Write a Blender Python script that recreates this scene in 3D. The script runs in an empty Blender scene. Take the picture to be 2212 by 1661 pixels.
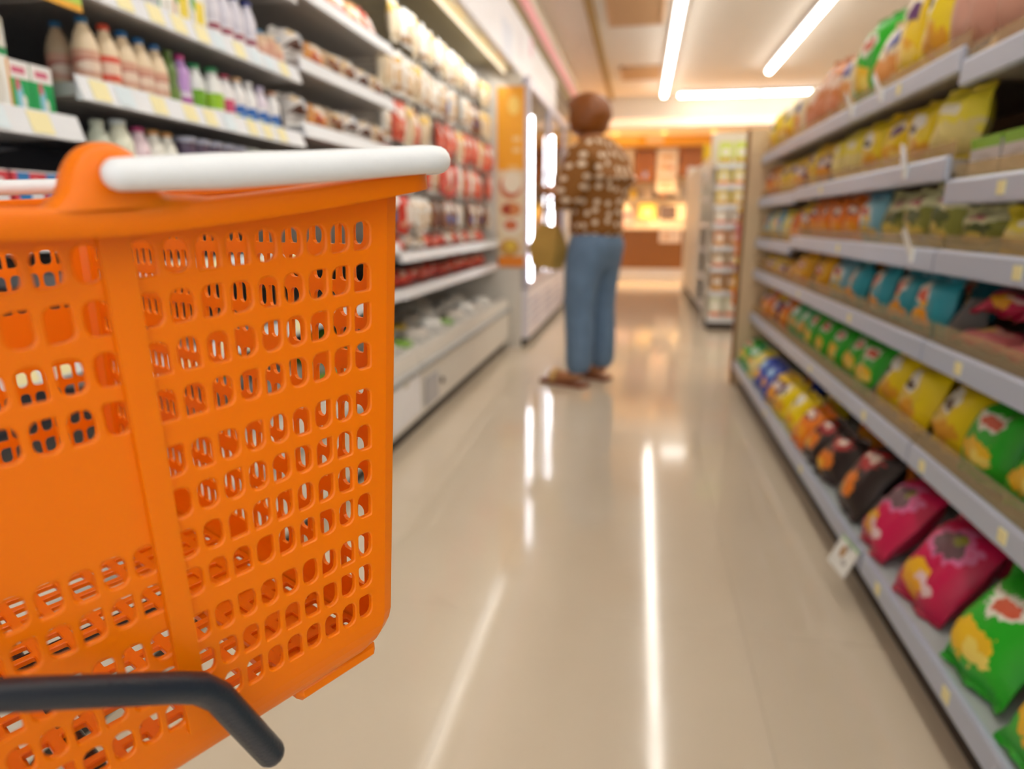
import bpy, math, random
from math import sin, cos, pi, radians as rad
from mathutils import Vector, Matrix, Euler

random.seed(7)
D = bpy.data
SC = bpy.context.scene
COL = SC.collection

# ------------------------------------------------------------------ camera, world, exposure
CAM_H = 0.92
cd = D.cameras.new('camera')
cd.sensor_width = 36.0
cd.lens = 36.0 * 1500.0 / 2212.0
cd.clip_start = 0.02
cam = D.objects.new('camera', cd)
COL.objects.link(cam)
cam.location = (0, 0, CAM_H)
PITCH, YAW = 0.23081, 0.17913
cam.rotation_euler = (pi / 2 - PITCH, 0, YAW)
SC.camera = cam
cd.dof.use_dof = True
cd.dof.focus_distance = 0.37
cd.dof.aperture_fstop = 5.0
cd.dof.aperture_blades = 0

w = D.worlds.new('store_ambient')
SC.world = w
w.use_nodes = True
w.node_tree.nodes['Background'].inputs[0].default_value = (0.9, 0.95, 1.0, 1)
w.node_tree.nodes['Background'].inputs[1].default_value = 0.25
SC.view_settings.view_transform = 'Standard'
SC.view_settings.look = 'None'
SC.view_settings.gamma = 1.0
SC.view_settings.use_curve_mapping = False
SC.view_settings.exposure = 0.33
TUBE_POWER = 15.0
FRONT_FILL_POWER = 48.0

# ------------------------------------------------------------------ helpers: colour and materials
def lin(c):
    if isinstance(c, str):
        c = tuple(int(c[i:i + 2], 16) for i in (0, 2, 4))
    o = []
    for v in c[:3]:
        v = v / 255.0
        o.append(v / 12.92 if v <= 0.04045 else ((v + 0.055) / 1.055) ** 2.4)
    return (o[0], o[1], o[2], 1.0)

MATS = {}
def mat(name, col, rough=0.5, metal=0.0, spec=0.5, sss=0.0, ssr=(0.01, 0.004, 0.001), emit=0.0, noise=0.0,
        nscale=20.0, coat=0.0, trans=0.0, bump=0.0, ecol=None):
    if name in MATS:
        return MATS[name]
    m = D.materials.new(name)
    m.use_nodes = True
    nt = m.node_tree
    b = nt.nodes['Principled BSDF']
    b.inputs['Base Color'].default_value = lin(col)
    b.inputs['Roughness'].default_value = rough
    b.inputs['Metallic'].default_value = metal
    b.inputs['Specular IOR Level'].default_value = spec
    b.inputs['Coat Weight'].default_value = coat
    b.inputs['Transmission Weight'].default_value = trans
    if sss:
        b.inputs['Subsurface Weight'].default_value = sss
        b.inputs['Subsurface Radius'].default_value = (1, 0.5, 0.03)
        b.inputs['Subsurface Scale'].default_value = 0.006
    if emit:
        b.inputs['Emission Color'].default_value = lin(ecol or col)
        b.inputs['Emission Strength'].default_value = emit
    if noise or bump:
        tc = nt.nodes.new('ShaderNodeTexCoord')
        n = nt.nodes.new('ShaderNodeTexNoise')
        n.inputs['Scale'].default_value = nscale
        n.inputs['Detail'].default_value = 3
        nt.links.new(tc.outputs['Object'], n.inputs['Vector'])
        if noise:
            mx = nt.nodes.new('ShaderNodeMix')
            mx.data_type = 'RGBA'
            c = lin(col)
            mx.inputs[6].default_value = (c[0] * (1 - noise), c[1] * (1 - noise), c[2] * (1 - noise), 1)
            mx.inputs[7].default_value = (min(1, c[0] * (1 + noise)), min(1, c[1] * (1 + noise)), min(1, c[2] * (1 + noise)), 1)
            nt.links.new(n.outputs['Fac'], mx.inputs[0])
            nt.links.new(mx.outputs[2], b.inputs['Base Color'])
        if bump:
            bp = nt.nodes.new('ShaderNodeBump')
            bp.inputs['Strength'].default_value = bump
            bp.inputs['Distance'].default_value = 0.002
            nt.links.new(n.outputs['Fac'], bp.inputs['Height'])
            nt.links.new(bp.outputs['Normal'], b.inputs['Normal'])
    MATS[name] = m
    return m

def printed(name, col, blobs, rough=0.35, spec=0.5, bump=0.0):
    """flat print on a wrapper: coloured ellipses and boxes laid out in the wrapper's own UVs"""
    if name in MATS:
        return MATS[name]
    m = mat(name, col, rough, spec=spec)
    nt = m.node_tree
    b = nt.nodes['Principled BSDF']
    uv = nt.nodes.new('ShaderNodeUVMap')
    prev = nt.nodes.new('ShaderNodeRGB')
    prev.outputs[0].default_value = lin(col)
    out = prev.outputs[0]
    uvo = uv.outputs[0]
    if bump:
        nz = nt.nodes.new('ShaderNodeTexNoise'); nz.inputs['Scale'].default_value = 7.0; nz.inputs['Detail'].default_value = 2
        nt.links.new(uvo, nz.inputs['Vector'])
        su = nt.nodes.new('ShaderNodeVectorMath'); su.operation = 'MULTIPLY_ADD'
        su.inputs[1].default_value = (.3, .3, 0); su.inputs[2].default_value = (-.15, -.15, 0)
        nt.links.new(nz.outputs['Color'], su.inputs[0])
        ad = nt.nodes.new('ShaderNodeVectorMath'); ad.operation = 'ADD'
        nt.links.new(uvo, ad.inputs[0]); nt.links.new(su.outputs[0], ad.inputs[1])
        uvo = ad.outputs[0]
    for bl in blobs:
        u, v, ru, rv, c = bl[:5]
        box = len(bl) > 5 and bl[5] == 'box'
        mp = nt.nodes.new('ShaderNodeVectorMath')
        mp.operation = 'SUBTRACT'
        mp.inputs[1].default_value = (u, v, 0)
        nt.links.new(uvo, mp.inputs[0])
        sc = nt.nodes.new('ShaderNodeVectorMath')
        sc.operation = 'MULTIPLY'
        sc.inputs[1].default_value = (1 / ru, 1 / rv, 0)
        nt.links.new(mp.outputs[0], sc.inputs[0])
        if box:
            ab = nt.nodes.new('ShaderNodeVectorMath')
            ab.operation = 'ABSOLUTE'
            nt.links.new(sc.outputs[0], ab.inputs[0])
            sp = nt.nodes.new('ShaderNodeSeparateXYZ')
            nt.links.new(ab.outputs[0], sp.inputs[0])
            ln = nt.nodes.new('ShaderNodeMath')
            ln.operation = 'MAXIMUM'
            nt.links.new(sp.outputs[0], ln.inputs[0])
            nt.links.new(sp.outputs[1], ln.inputs[1])
            lo = ln.outputs[0]
        else:
            ln = nt.nodes.new('ShaderNodeVectorMath')
            ln.operation = 'LENGTH'
            nt.links.new(sc.outputs[0], ln.inputs[0])
            lo = ln.outputs['Value']
        lt = nt.nodes.new('ShaderNodeMath')
        lt.operation = 'LESS_THAN'
        lt.inputs[1].default_value = 1.0
        nt.links.new(lo, lt.inputs[0])
        mx = nt.nodes.new('ShaderNodeMix')
        mx.data_type = 'RGBA'
        mx.inputs[7].default_value = lin(c)
        nt.links.new(lt.outputs[0], mx.inputs[0])
        nt.links.new(out, mx.inputs[6])
        out = mx.outputs[2]
    nt.links.new(out, b.inputs['Base Color'])
    if bump:
        tc = nt.nodes.new('ShaderNodeTexCoord')
        n = nt.nodes.new('ShaderNodeTexNoise')
        n.inputs['Scale'].default_value = 30
        nt.links.new(tc.outputs['Object'], n.inputs['Vector'])
        bp = nt.nodes.new('ShaderNodeBump')
        bp.inputs['Strength'].default_value = bump
        bp.inputs['Distance'].default_value = 0.004
        nt.links.new(n.outputs['Fac'], bp.inputs['Height'])
        nt.links.new(bp.outputs['Normal'], b.inputs['Normal'])
    return m

# ------------------------------------------------------------------ helpers: geometry
class MB:
    def __init__(s):
        s.v, s.f, s.uv = [], [], {}
    def add(s, vs, fs, uvs=None):
        o = len(s.v)
        s.v.extend([tuple(p) for p in vs])
        for k, f in enumerate(fs):
            if uvs:
                s.uv[len(s.f)] = [uvs[i] for i in f]
            s.f.append(tuple(i + o for i in f))
        return s
    def box(s, x0, x1, y0, y1, z0, z1, bev=0.0):
        if bev <= 0:
            vs = [(x, y, z) for z in (z0, z1) for y in (y0, y1) for x in (x0, x1)]
            fs = [(0, 2, 3, 1), (4, 5, 7, 6), (0, 1, 5, 4), (2, 6, 7, 3), (0, 4, 6, 2), (1, 3, 7, 5)]
            # planar UVs on the biggest faces (x-z, y-z)
            def U(p):
                return ((p[0] - x0) / max(1e-6, x1 - x0) if (x1 - x0) > (y1 - y0) else (p[1] - y0) / max(1e-6, y1 - y0),
                        (p[2] - z0) / max(1e-6, z1 - z0))
            return s.add(vs, fs, [U(p) for p in vs])
        b = min(bev, (x1 - x0) / 2.01, (y1 - y0) / 2.01, (z1 - z0) / 2.01)
        vs, idx = [], {}
        for k, (z, i) in enumerate(((z0, b), (z0 + b, 0), (z1 - b, 0), (z1, b))):
            c = b - i if i else 0
            xs0, xs1, ys0, ys1 = x0 + i, x1 - i, y0 + i, y1 - i
            if i:
                ring = [(xs0, ys0), (xs0, ys0), (xs1, ys0), (xs1, ys0), (xs1, ys1), (xs1, ys1), (xs0, ys1), (xs0, ys1)]
            else:
                ring = [(x0, y0 + b), (x0 + b, y0), (x1 - b, y0), (x1, y0 + b), (x1, y1 - b), (x1 - b, y1), (x0 + b, y1), (x0, y1 - b)]
            vs += [(p[0], p[1], z) for p in ring]
        fs = []
        for k in range(3):
            for j in range(8):
                a, c = k * 8 + j, k * 8 + (j + 1) % 8
                fs.append((a, c, c + 8, a + 8))
        fs.append(tuple(range(7, -1, -1)))
        fs.append(tuple(range(24, 32)))
        return s.add(vs, fs)
    def lathe(s, prof, n=14, cx=0.0, cy=0.0, sx=1.0, sy=1.0):
        vs, fs, uv = [], [], []
        zs = [p[1] for p in prof]
        z0, z1 = min(zs), max(zs)
        for r, z in prof:
            for k in range(n + 1):
                a = 2 * pi * k / n
                vs.append((cx + r * sx * sin(a), cy - r * sy * cos(a), z))
                uv.append(((0.5 + k / n) % 1.0 if 0 < k < n else 0.5, (z - z0) / max(1e-6, z1 - z0)))
        for i in range(len(prof) - 1):
            for k in range(n):
                a = i * (n + 1) + k
                fs.append((a, a + 1, a + n + 2, a + n + 1))
        o = s.add(vs, fs, uv)
        return o
    def tube(s, pts, rads, n=10, caps=True, round_caps=False):
        pts = [Vector(p) for p in pts]
        if not isinstance(rads, (list, tuple)):
            rads = [rads] * len(pts)
        rads = list(rads)
        if round_caps:
            d0 = (pts[0] - pts[1]).normalized()
            d1 = (pts[-1] - pts[-2]).normalized()
            r0, r1 = rads[0], rads[-1]
            h, hr, t, tr = [], [], [], []
            for a in (80, 60, 35, 15):
                h.append(pts[0] + d0 * r0 * sin(rad(a))); hr.append(r0 * cos(rad(a)))
            for a in (15, 35, 60, 80):
                t.append(pts[-1] + d1 * r1 * sin(rad(a))); tr.append(r1 * cos(rad(a)))
            pts = h + pts + t
            rads = hr + rads + tr
        up = None
        vs, fs = [], []
        for i, p in enumerate(pts):
            if i == 0: d = pts[1] - pts[0]
            elif i == len(pts) - 1: d = pts[-1] - pts[-2]
            else: d = (pts[i + 1] - pts[i]).normalized() + (pts[i] - pts[i - 1]).normalized()
            d = d.normalized()
            if up is None:
                up = Vector((0, 0, 1)) if abs(d.z) < 0.9 else Vector((1, 0, 0))
            a = d.cross(up)
            if a.length < 1e-5: a = d.cross(Vector((0, 1, 0)))
            a.normalize()
            up = a.cross(d).normalized()
            for k in range(n):
                t = 2 * pi * k / n
                vs.append(p + (a * cos(t) + up * sin(t)) * rads[i])
        for i in range(len(pts) - 1):
            for k in range(n):
                q, r = i * n + k, i * n + (k + 1) % n
                fs.append((q, r, r + n, q + n))
        if caps:
            fs.append(tuple(range(n - 1, -1, -1)))
            fs.append(tuple(range((len(pts) - 1) * n, len(pts) * n)))
        return s.add(vs, fs)
    def prism(s, poly, axis, a0, a1):
        """polygon given in the two other axes, extruded along axis (0, 1, 2)"""
        n = len(poly)
        def P(p, a):
            q = list(p)
            q.insert(axis, a)
            return tuple(q)
        vs = [P(p, a0) for p in poly] + [P(p, a1) for p in poly]
        fs = [(k, (k + 1) % n, (k + 1) % n + n, k + n) for k in range(n)]
        fs += [tuple(range(n - 1, -1, -1)), tuple(range(n, 2 * n))]
        return s.add(vs, fs)
    def mesh(s, name, smooth=False):
        m = D.meshes.new(name)
        m.from_pydata(s.v, [], s.f)
        if s.uv:
            l = m.uv_layers.new(name='UVMap')
            for p in m.polygons:
                u = s.uv.get(p.index)
                if u:
                    for j, li in enumerate(p.loop_indices):
                        l.data[li].uv = u[j]
        import bmesh
        bm = bmesh.new()
        bm.from_mesh(m)
        bmesh.ops.recalc_face_normals(bm, faces=bm.faces)
        bm.to_mesh(m)
        bm.free()
        if smooth:
            m.polygons.foreach_set('use_smooth', [True] * len(m.polygons))
            if smooth != 'all':
                m.set_sharp_from_angle(angle=rad(smooth if isinstance(smooth, (int, float)) and smooth > 1 else 40))
        m.materials.append(None)
        return m

def put(name, me, m, parent=None, loc=(0, 0, 0), rot=(0, 0, 0), label=None, cat=None, group=None, kind=None, scale=None):
    o = D.objects.new(name, me)
    COL.objects.link(o)
    if m is not None:
        o.material_slots[0].link = 'OBJECT'
        o.material_slots[0].material = m
    o.parent = parent
    o.location = loc
    o.rotation_euler = rot
    if scale: o.scale = scale
    if label: o['label'] = label
    if cat: o['category'] = cat
    if group: o['group'] = group
    if kind: o['kind'] = kind
    return o

def root(name, label, cat, loc=(0, 0, 0), rot=(0, 0, 0), group=None):
    o = D.objects.new(name, None)
    o.empty_display_size = 0.05
    COL.objects.link(o)
    o.location = loc
    o.rotation_euler = rot
    o['label'] = label
    o['category'] = cat
    if group: o['group'] = group
    return o

def part(name, mb, m, parent, smooth=False, label=None, kind=None):
    return put(name, mb.mesh(name, smooth), m, parent, label=label, kind=kind)

def pbox(name, parent, m, x0, x1, y0, y1, z0, z1, bev=0.0, label=None):
    return part(name, MB().box(x0, x1, y0, y1, z0, z1, bev), m, parent, label=label)

CACHE = {}
def cached(key, fn):
    if key not in CACHE:
        CACHE[key] = fn()
    return CACHE[key]

ORD = ['first', 'second', 'third', 'fourth', 'fifth', 'sixth', 'seventh', 'eighth', 'ninth', 'tenth', 'eleventh', 'twelfth',
       'thirteenth', 'fourteenth', 'fifteenth', 'sixteenth', 'seventeenth', 'eighteenth', 'nineteenth', 'twentieth', 'twenty-first',
       'twenty-second', 'twenty-third', 'twenty-fourth', 'twenty-fifth', 'twenty-sixth', 'twenty-seventh', 'twenty-eighth',
       'twenty-ninth', 'thirtieth']

# ------------------------------------------------------------------ common materials
TILE = None
def tile_material():
    m = mat('beige_floor_tile', 'cfb595', rough=0.07, spec=0.55)
    nt = m.node_tree
    b = nt.nodes['Principled BSDF']
    tc = nt.nodes.new('ShaderNodeTexCoord')
    n = nt.nodes.new('ShaderNodeTexNoise'); n.inputs['Scale'].default_value = 2.2; n.inputs['Detail'].default_value = 4
    g = nt.nodes.new('ShaderNodeNewGeometry')
    nt.links.new(g.outputs['Position'], n.inputs['Vector'])
    mx = nt.nodes.new('ShaderNodeMix'); mx.data_type = 'RGBA'
    mx.inputs[6].default_value = lin('d3c3ac'); mx.inputs[7].default_value = lin('dfd1bb')
    nt.links.new(n.outputs['Fac'], mx.inputs[0]); nt.links.new(mx.outputs[2], b.inputs['Base Color'])
    n2 = nt.nodes.new('ShaderNodeTexNoise'); n2.inputs['Scale'].default_value = 7; n2.inputs['Detail'].default_value = 3
    nt.links.new(g.outputs['Position'], n2.inputs['Vector'])
    mr = nt.nodes.new('ShaderNodeMapRange'); mr.inputs[3].default_value = 0.05; mr.inputs[4].default_value = 0.13
    nt.links.new(n2.outputs['Fac'], mr.inputs[0]); nt.links.new(mr.outputs[0], b.inputs['Roughness'])
    return m
TILE = tile_material()
GROUT = mat('grout', 'cbbaa2', 0.8)
CEIL = mat('ceiling_paint', 'e9e2da', 0.85, noise=0.02, nscale=3)
WALLM = mat('cream_wall_paint', 'eee5d6', 0.8, noise=0.03, nscale=3)
WHITE = mat('white_enamel', 'eeeef2', 0.35, noise=0.02)
OFFW = mat('off_white_panel', 'e2ddd4', 0.4, noise=0.03, nscale=6)
GREY = mat('grey_metal', '9a9a9e', 0.4, metal=0.3)
DARKIN = mat('dark_cooler_lining', '808089', 0.5, noise=0.1)
SHELFU = mat('grey_shelf_steel', 'b2b1b2', 0.35, metal=0.2)
LIPW = mat('pale_price_rail', 'dfe3ea', 0.3)
LIPR = mat('silver_price_rail', 'bac3d8', 0.3, metal=0.1)
BLACK = mat('black_rubber', '161616', 0.6)
KICK = mat('dark_kick_plate', '3a3028', 0.6)
TAGY = mat('yellow_price_ticket', 'f2e9b4', 0.5)
TAGB = mat('pale_blue_price_ticket', 'd8e8f2', 0.5)
TAN = mat('tan_laminate', 'e3c8a0', 0.45, noise=0.04, nscale=8)
BROWN = mat('brown_laminate', '8a5a2a', 0.4, noise=0.1, nscale=10)
TUBEM = mat('lit_tube', 'fffaf2', 0.5, emit=TUBE_POWER, ecol='fffaf0')
COOLTUBE = mat('lit_cooler_tube', 'ffffff', 0.5, emit=9.0, ecol='fbfbff')
CHROME = mat('chrome_wire', 'd8d8da', 0.15, metal=1.0)

def acrylic():
    m = mat('tan_tinted_acrylic', 'f0e2c0', 0.2)
    nt = m.node_tree
    o = nt.nodes['Material Output']
    b = nt.nodes['Principled BSDF']
    t = nt.nodes.new('ShaderNodeBsdfTransparent'); t.inputs[0].default_value = lin('f6ead2')
    mx = nt.nodes.new('ShaderNodeMixShader'); mx.inputs[0].default_value = 0.22
    nt.links.new(t.outputs[0], mx.inputs[1]); nt.links.new(b.outputs[0], mx.inputs[2]); nt.links.new(mx.outputs[0], o.inputs[0])
    return m
ACRYL = acrylic()

def glass():
    m = mat('cooler_glass', 'ffffff', 0.03)
    nt = m.node_tree
    o = nt.nodes['Material Output']
    g = nt.nodes.new('ShaderNodeBsdfGlossy'); g.inputs['Roughness'].default_value = 0.03
    t = nt.nodes.new('ShaderNodeBsdfTransparent'); t.inputs[0].default_value = (0.93, 0.96, 0.98, 1)
    f = nt.nodes.new('ShaderNodeFresnel'); f.inputs[0].default_value = 1.45
    mx = nt.nodes.new('ShaderNodeMixShader')
    nt.links.new(f.outputs[0], mx.inputs[0]); nt.links.new(t.outputs[0], mx.inputs[1]); nt.links.new(g.outputs[0], mx.inputs[2])
    nt.links.new(mx.outputs[0], o.inputs[0])
    return m
GLASS = glass()

# ------------------------------------------------------------------ the room
RX0, RX1, RY0, RY1, RZ = -2.13, 4.47, -2.71, 12.89, 2.72
floor = put('floor', MB().box(RX0, RX1, RY0, RY1, -0.12, -0.002).mesh('floor'), GROUT, kind='structure', label='glossy beige tiled shop floor with faint joints')
def tile_mesh():
    h, b, g = 0.6, 0.0003, 0.0003
    vs = []
    for z, i in ((-0.002, 0), (-0.0003, 0), (0.0, b)):
        vs += [(g + i, g + i, z), (h - g - i, g + i, z), (h - g - i, h - g - i, z), (g + i, h - g - i, z)]
    fs = [(0, 1, 5, 4), (1, 2, 6, 5), (2, 3, 7, 6), (3, 0, 4, 7), (4, 5, 9, 8), (5, 6, 10, 9), (6, 7, 11, 10), (7, 4, 8, 11), (8, 9, 10, 11)]
    return MB().add(vs, fs).mesh('tile')
tm = tile_mesh()
for i in range(11):
    for j in range(26):
        put('tile', tm, TILE, floor, (RX0 + 0.6 * i, RY0 + 0.6 * j, 0))
put('ceiling', MB().box(RX0, RX1, RY0, RY1, RZ, RZ + 0.1).mesh('ceiling'), CEIL, kind='structure')
put('wall_left', MB().box(RX0 - 0.1, RX0, RY0, RY1, -0.1, RZ + 0.1).mesh('wall_left'), WALLM, kind='structure')
put('wall_right', MB().box(RX1, RX1 + 0.1, RY0, RY1, -0.1, RZ + 0.1).mesh('wall_right'), WALLM, kind='structure')
put('wall_back', MB().box(RX0 - 0.1, RX1 + 0.1, RY1, RY1 + 0.1, -0.1, RZ + 0.1).mesh('wall_back'), WALLM, kind='structure')
wf = MB()
wf.box(RX0 - 0.1, RX1 + 0.1, RY0 - 0.1, RY0, -0.1, 0.25); wf.box(RX0 - 0.1, RX1 + 0.1, RY0 - 0.1, RY0, 2.5, RZ + 0.1)
wf.box(RX0 - 0.1, RX0 + 0.1, RY0 - 0.1, RY0, 0.25, 2.5); wf.box(RX1 - 0.1, RX1 + 0.1, RY0 - 0.1, RY0, 0.25, 2.5)
put('wall_front', wf.mesh('wall_front'), WALLM, kind='structure')
win = MB()  # unseen storefront frame, added behind the camera to hold the fill light
for k in range(5):
    xm = RX0 + 0.1 + (RX1 - RX0 - 0.2) * k / 4
    win.box(xm - 0.03, xm + 0.03, RY0 - 0.08, RY0 - 0.02, 0.25, 2.5)
put('added_window_1', win.mesh('added_window_1'), mat('window_frame_grey', 'b8b8bc', .4), kind='structure')
dl = D.lights.new('added_front_fill', 'AREA')  # fill lamp added behind the camera to brighten the basket side
dl.shape = 'RECTANGLE'; dl.size = 6.3; dl.size_y = 2.2; dl.energy = FRONT_FILL_POWER; dl.color = (0.9, 0.95, 1.0)
dlo = D.objects.new('added_front_fill', dl); COL.objects.link(dlo)
dlo.location = ((RX0 + RX1) / 2, RY0 - 0.15, 1.4); dlo.rotation_euler = (pi / 2, 0, 0)
# bulkhead over the wall fixtures on the left, with the pink band and the brown ceiling strip
PINK = mat('pink_band', 'f0a8ae', 0.5)
BRNTRIM = mat('brown_trim', 'a58a55', 0.6)
put('wall_left_bulkhead', MB().box(RX0, -0.93, RY0, 11.25, 2.3, RZ).mesh('wall_left_bulkhead'), WALLM, kind='structure')
put('trim_1', MB().box(-0.935, -0.905, RY0, 11.2, 2.44, 2.56).mesh('trim_1'), PINK, kind='structure', label='pink band along the bulkhead above the chillers')
put('trim_2', MB().box(-0.935, -0.915, RY0, 11.2, 2.285, 2.44).mesh('trim_2'), mat('dark_brown_trim', '8a744c', .6), kind='structure')
put('trim_3', MB().box(-0.545, -0.475, RY0, 11.2, RZ - 0.035, RZ).mesh('trim_3'), BRNTRIM, kind='structure', label='narrow brown strip along the ceiling')
put('wall_back_bulkhead', MB().box(RX0, RX1, 11.25, RY1, 2.28, RZ).mesh('wall_back_bulkhead'), WALLM, kind='structure')


# ceiling air vents
VENTM = mat('tan_vent_metal', 'c79f78', 0.5)
def vent(x0, x1, y0, y1, label):
    r = root('ceiling_vent', label, 'vent', ((x0 + x1) / 2, (y0 + y1) / 2, RZ))
    hx, hy = (x1 - x0) / 2, (y1 - y0) / 2
    f = MB()
    f.box(-hx, hx, -hy, -hy + 0.03, -0.03, 0); f.box(-hx, hx, hy - 0.03, hy, -0.03, 0)
    f.box(-hx, -hx + 0.03, -hy, hy, -0.03, 0); f.box(hx - 0.03, hx, -hy, hy, -0.03, 0)
    part('frame', f, VENTM, r)
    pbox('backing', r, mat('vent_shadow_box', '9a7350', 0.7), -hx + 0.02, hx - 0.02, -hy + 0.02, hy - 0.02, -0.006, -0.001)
    n = 8
    sm = cached(('slat', round(hx, 3)), lambda: MB().prism([(-0.03, -0.008), (0.03, -0.026), (0.03, -0.022), (-0.03, -0.004)], 0, -hx + 0.03, hx - 0.03).mesh('slat'))
    for k in range(n):
        put('slat', sm, VENTM, r, (0, -hy + 0.05 + (2 * hy - 0.1) * (k + 0.5) / n, 0))
vent(-0.37, 0.13, 6.25, 7.15, 'large tan slatted ceiling vent nearer the chillers')
vent(-0.32, 0.16, 9.0, 9.75, 'small tan slatted ceiling vent further back by the bulkhead')

# ------------------------------------------------------------------ strip lights
def batten(loc, rz, ln, label, group=None):
    r = root('strip_light', label, 'light', loc, (0, 0, rz), group)
    me = cached(('bh', ln), lambda: MB().prism([(-0.03, 0.05), (-0.045, 0.008), (0.045, 0.008), (0.03, 0.05)], 1, -ln / 2 + .004, ln / 2 - .004).mesh('housing'))
    put('housing', me, WHITE, r)
    mt = cached(('bt', ln), lambda: MB().tube([(0, -ln / 2 + 0.02, 0), (0, ln / 2 - 0.02, 0)], 0.03, 10).mesh('tube', 'all'))
    put('tube', mt, TUBEM, r)
k = 0
y = 10.8 - 0.61
while y > -2.4:
    batten((0.25, y, 2.665), 0, 1.22, 'lit strip light above the aisle, %s from the back of its row' % ORD[k], 'strip lights above the aisle')
    y -= 1.22; k += 1
for k, x in enumerate((0.99, 2.12)):
    batten((x, 10.8, 2.665), pi / 2, 1.1, 'lit strip light set across the ceiling by the bulkhead, %s of the pair' % ('left' if k == 0 else 'right'), 'strip lights across the back')
k = 0
y = 9.35 - 0.61
while y > -2.4:
    batten((1.43, y, 2.665), 0, 1.22, 'lit strip light above the snack shelves, %s from the back of its row' % ORD[k], 'strip lights above the snack shelves')
    y -= 1.22; k += 1
for k in range(5):
    batten((3.0, 9.5 - 2.6 * k, 2.665), 0, 1.22, 'lit strip light over the aisle beyond the snack shelves, %s from the back' % ORD[k], 'strip lights over the next aisle')

# pale band along the bulkhead, given a glow to add warm light
cv = root('added_cove_glow', 'long pale band along the bottom of the back bulkhead with added warm glow', 'light', (1.2, 11.235, 2.31))
pbox('tray', cv, WHITE, -2.0, 3.2, -0.03, 0.012, -0.012, 0.0)
part('diffuser', MB().prism([(-0.025, 0.001), (0.01, 0.001), (0.01, 0.11), (0.0, 0.11)], 0, -1.99, 3.19), mat('added_glow_diffuser', 'ffe6cc', .5, emit=0.55, ecol='ffd6b0'), cv)

# warm downlights added over the service counter to stand in for ambient glow
WARM = mat('lit_warm_lens', 'ffcf8a', 0.5, emit=10.0, ecol='ffb45a')
def added_downlight(x, y, z, power, label, ang=110):
    r = root('added_downlight', label, 'light', (x, y, z), group='added warm downlights by the counter')
    part('rim', MB().lathe([(0.05, 0), (0.075, 0), (0.075, -0.012), (0.05, -0.012), (0.05, 0)], 18), WHITE, r, 40)
    part('lens', MB().lathe([(0, -0.006), (0.05, -0.006), (0.05, 0.0), (0, 0.0)], 18), WARM, r)
    l = D.lights.new('added_warm_lamp', 'SPOT')
    l.energy = power
    l.color = (1.0, 0.56, 0.2)
    l.spot_size = rad(ang)
    l.spot_blend = 0.8
    l.shadow_soft_size = 0.06
    lo = D.objects.new('added_warm_lamp', l)
    COL.objects.link(lo)
    lo.parent = r
    lo.location = (0, 0, -0.03)
for k, x in enumerate((-1.2, -0.45, 0.3, 1.05)):
    added_downlight(x, 11.7, 2.28, 150, 'round warm fill lamp added under the bulkhead over the counter, %s from the left' % ORD[k])


# ------------------------------------------------------------------ snack gondola on the right
GBACK = mat('brown_pegboard_back', '6b4a24', 0.6, noise=0.08)
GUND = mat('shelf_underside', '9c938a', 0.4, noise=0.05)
DECK = mat('shelf_deck', 'b9c2c4', 0.35, noise=0.04)
LEVELS = {0: (0.55, 0.146), 1: (0.62, 0.425), 2: (0.62, 0.662), 3: (0.62, 0.858), 4: (0.62, 1.05), 5: (0.62, 1.262)}
LNAME = {0: 'bottom', 1: 'fifth', 2: 'fourth', 3: 'third', 4: 'second', 5: 'top'}
GX1 = 1.04
TAGS = {0: (1.16, 1.52, 2.3, 3.0), 1: (1.21, 1.56, 1.97, 2.6), 2: (1.46, 2.2, 2.9), 3: (1.3, 2.4), 4: (1.4, 2.7), 5: (2.0,)}

def gondola(y0, y1, label, dz):
    r = root('snack_gondola', label, 'shelf unit', (0.8, (y0 + y1) / 2, 0), group=None)
    cy = (y0 + y1) / 2
    hy = (y1 - y0) / 2
    X = lambda x: x - 0.8
    pbox('back_panel', r, GBACK, X(GX1), X(GX1 + 0.03), -hy, hy, 0.05, 1.36)
    for s in (-1, 1):
        pbox('upright', r, GREY, X(GX1 - 0.02), X(GX1), s * hy - (0.02 if s > 0 else 0), s * hy + (0.02 if s < 0 else 0), 0.1, 1.38)
    pbox('base_plinth', r, KICK, X(0.60), X(GX1), -hy, hy, 0.0, 0.10)
    for lv, (xf, zt) in LEVELS.items():
        z = zt + dz.get(lv, 0)
        s = MB()
        if lv == 0:
            s.box(X(xf + 0.012), X(GX1 - 0.021), -hy + 0.002, hy - 0.002, 0.101, z - 0.004)
        else:
            s.prism([(X(xf + 0.012), z - 0.03), (X(GX1 - 0.021), z - 0.05), (X(GX1 - 0.021), z - 0.004), (X(xf + 0.012), z - 0.004)], 1, -hy + 0.002, hy - 0.002)
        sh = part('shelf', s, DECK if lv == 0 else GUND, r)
        lip = MB().prism([(X(xf), z - 0.044), (X(xf + 0.012), z - 0.048), (X(xf + 0.012), z + 0.004), (X(xf + 0.006), z + 0.004), (X(xf + 0.002), z - 0.002)], 1, -hy + 0.002, hy - 0.002)
        part('price_rail', lip, LIPR, sh)
        for t in TAGS[lv]:
            if y0 < t < y1:
                pbox('price_ticket', sh, TAGY, X(xf - 0.0015), X(xf + 0.004), t - cy - 0.013, t - cy + 0.013, z - 0.034, z - 0.010)
        if lv in (1, 2, 3, 4, 5):
            part('front_guard', MB().box(X(xf + 0.016), X(xf + 0.019), -hy + 0.004, hy - 0.004, z - 0.003, z + (0.044 if lv < 3 else 0.034)), ACRYL, sh)
    return r
gondola(0.15, 1.645, 'grey steel snack gondola bay nearest the camera on the right', {5: -0.03, 4: -0.05})
gondola(1.652, 3.15, 'grey steel snack gondola bay in the middle of the run', {})
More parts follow.
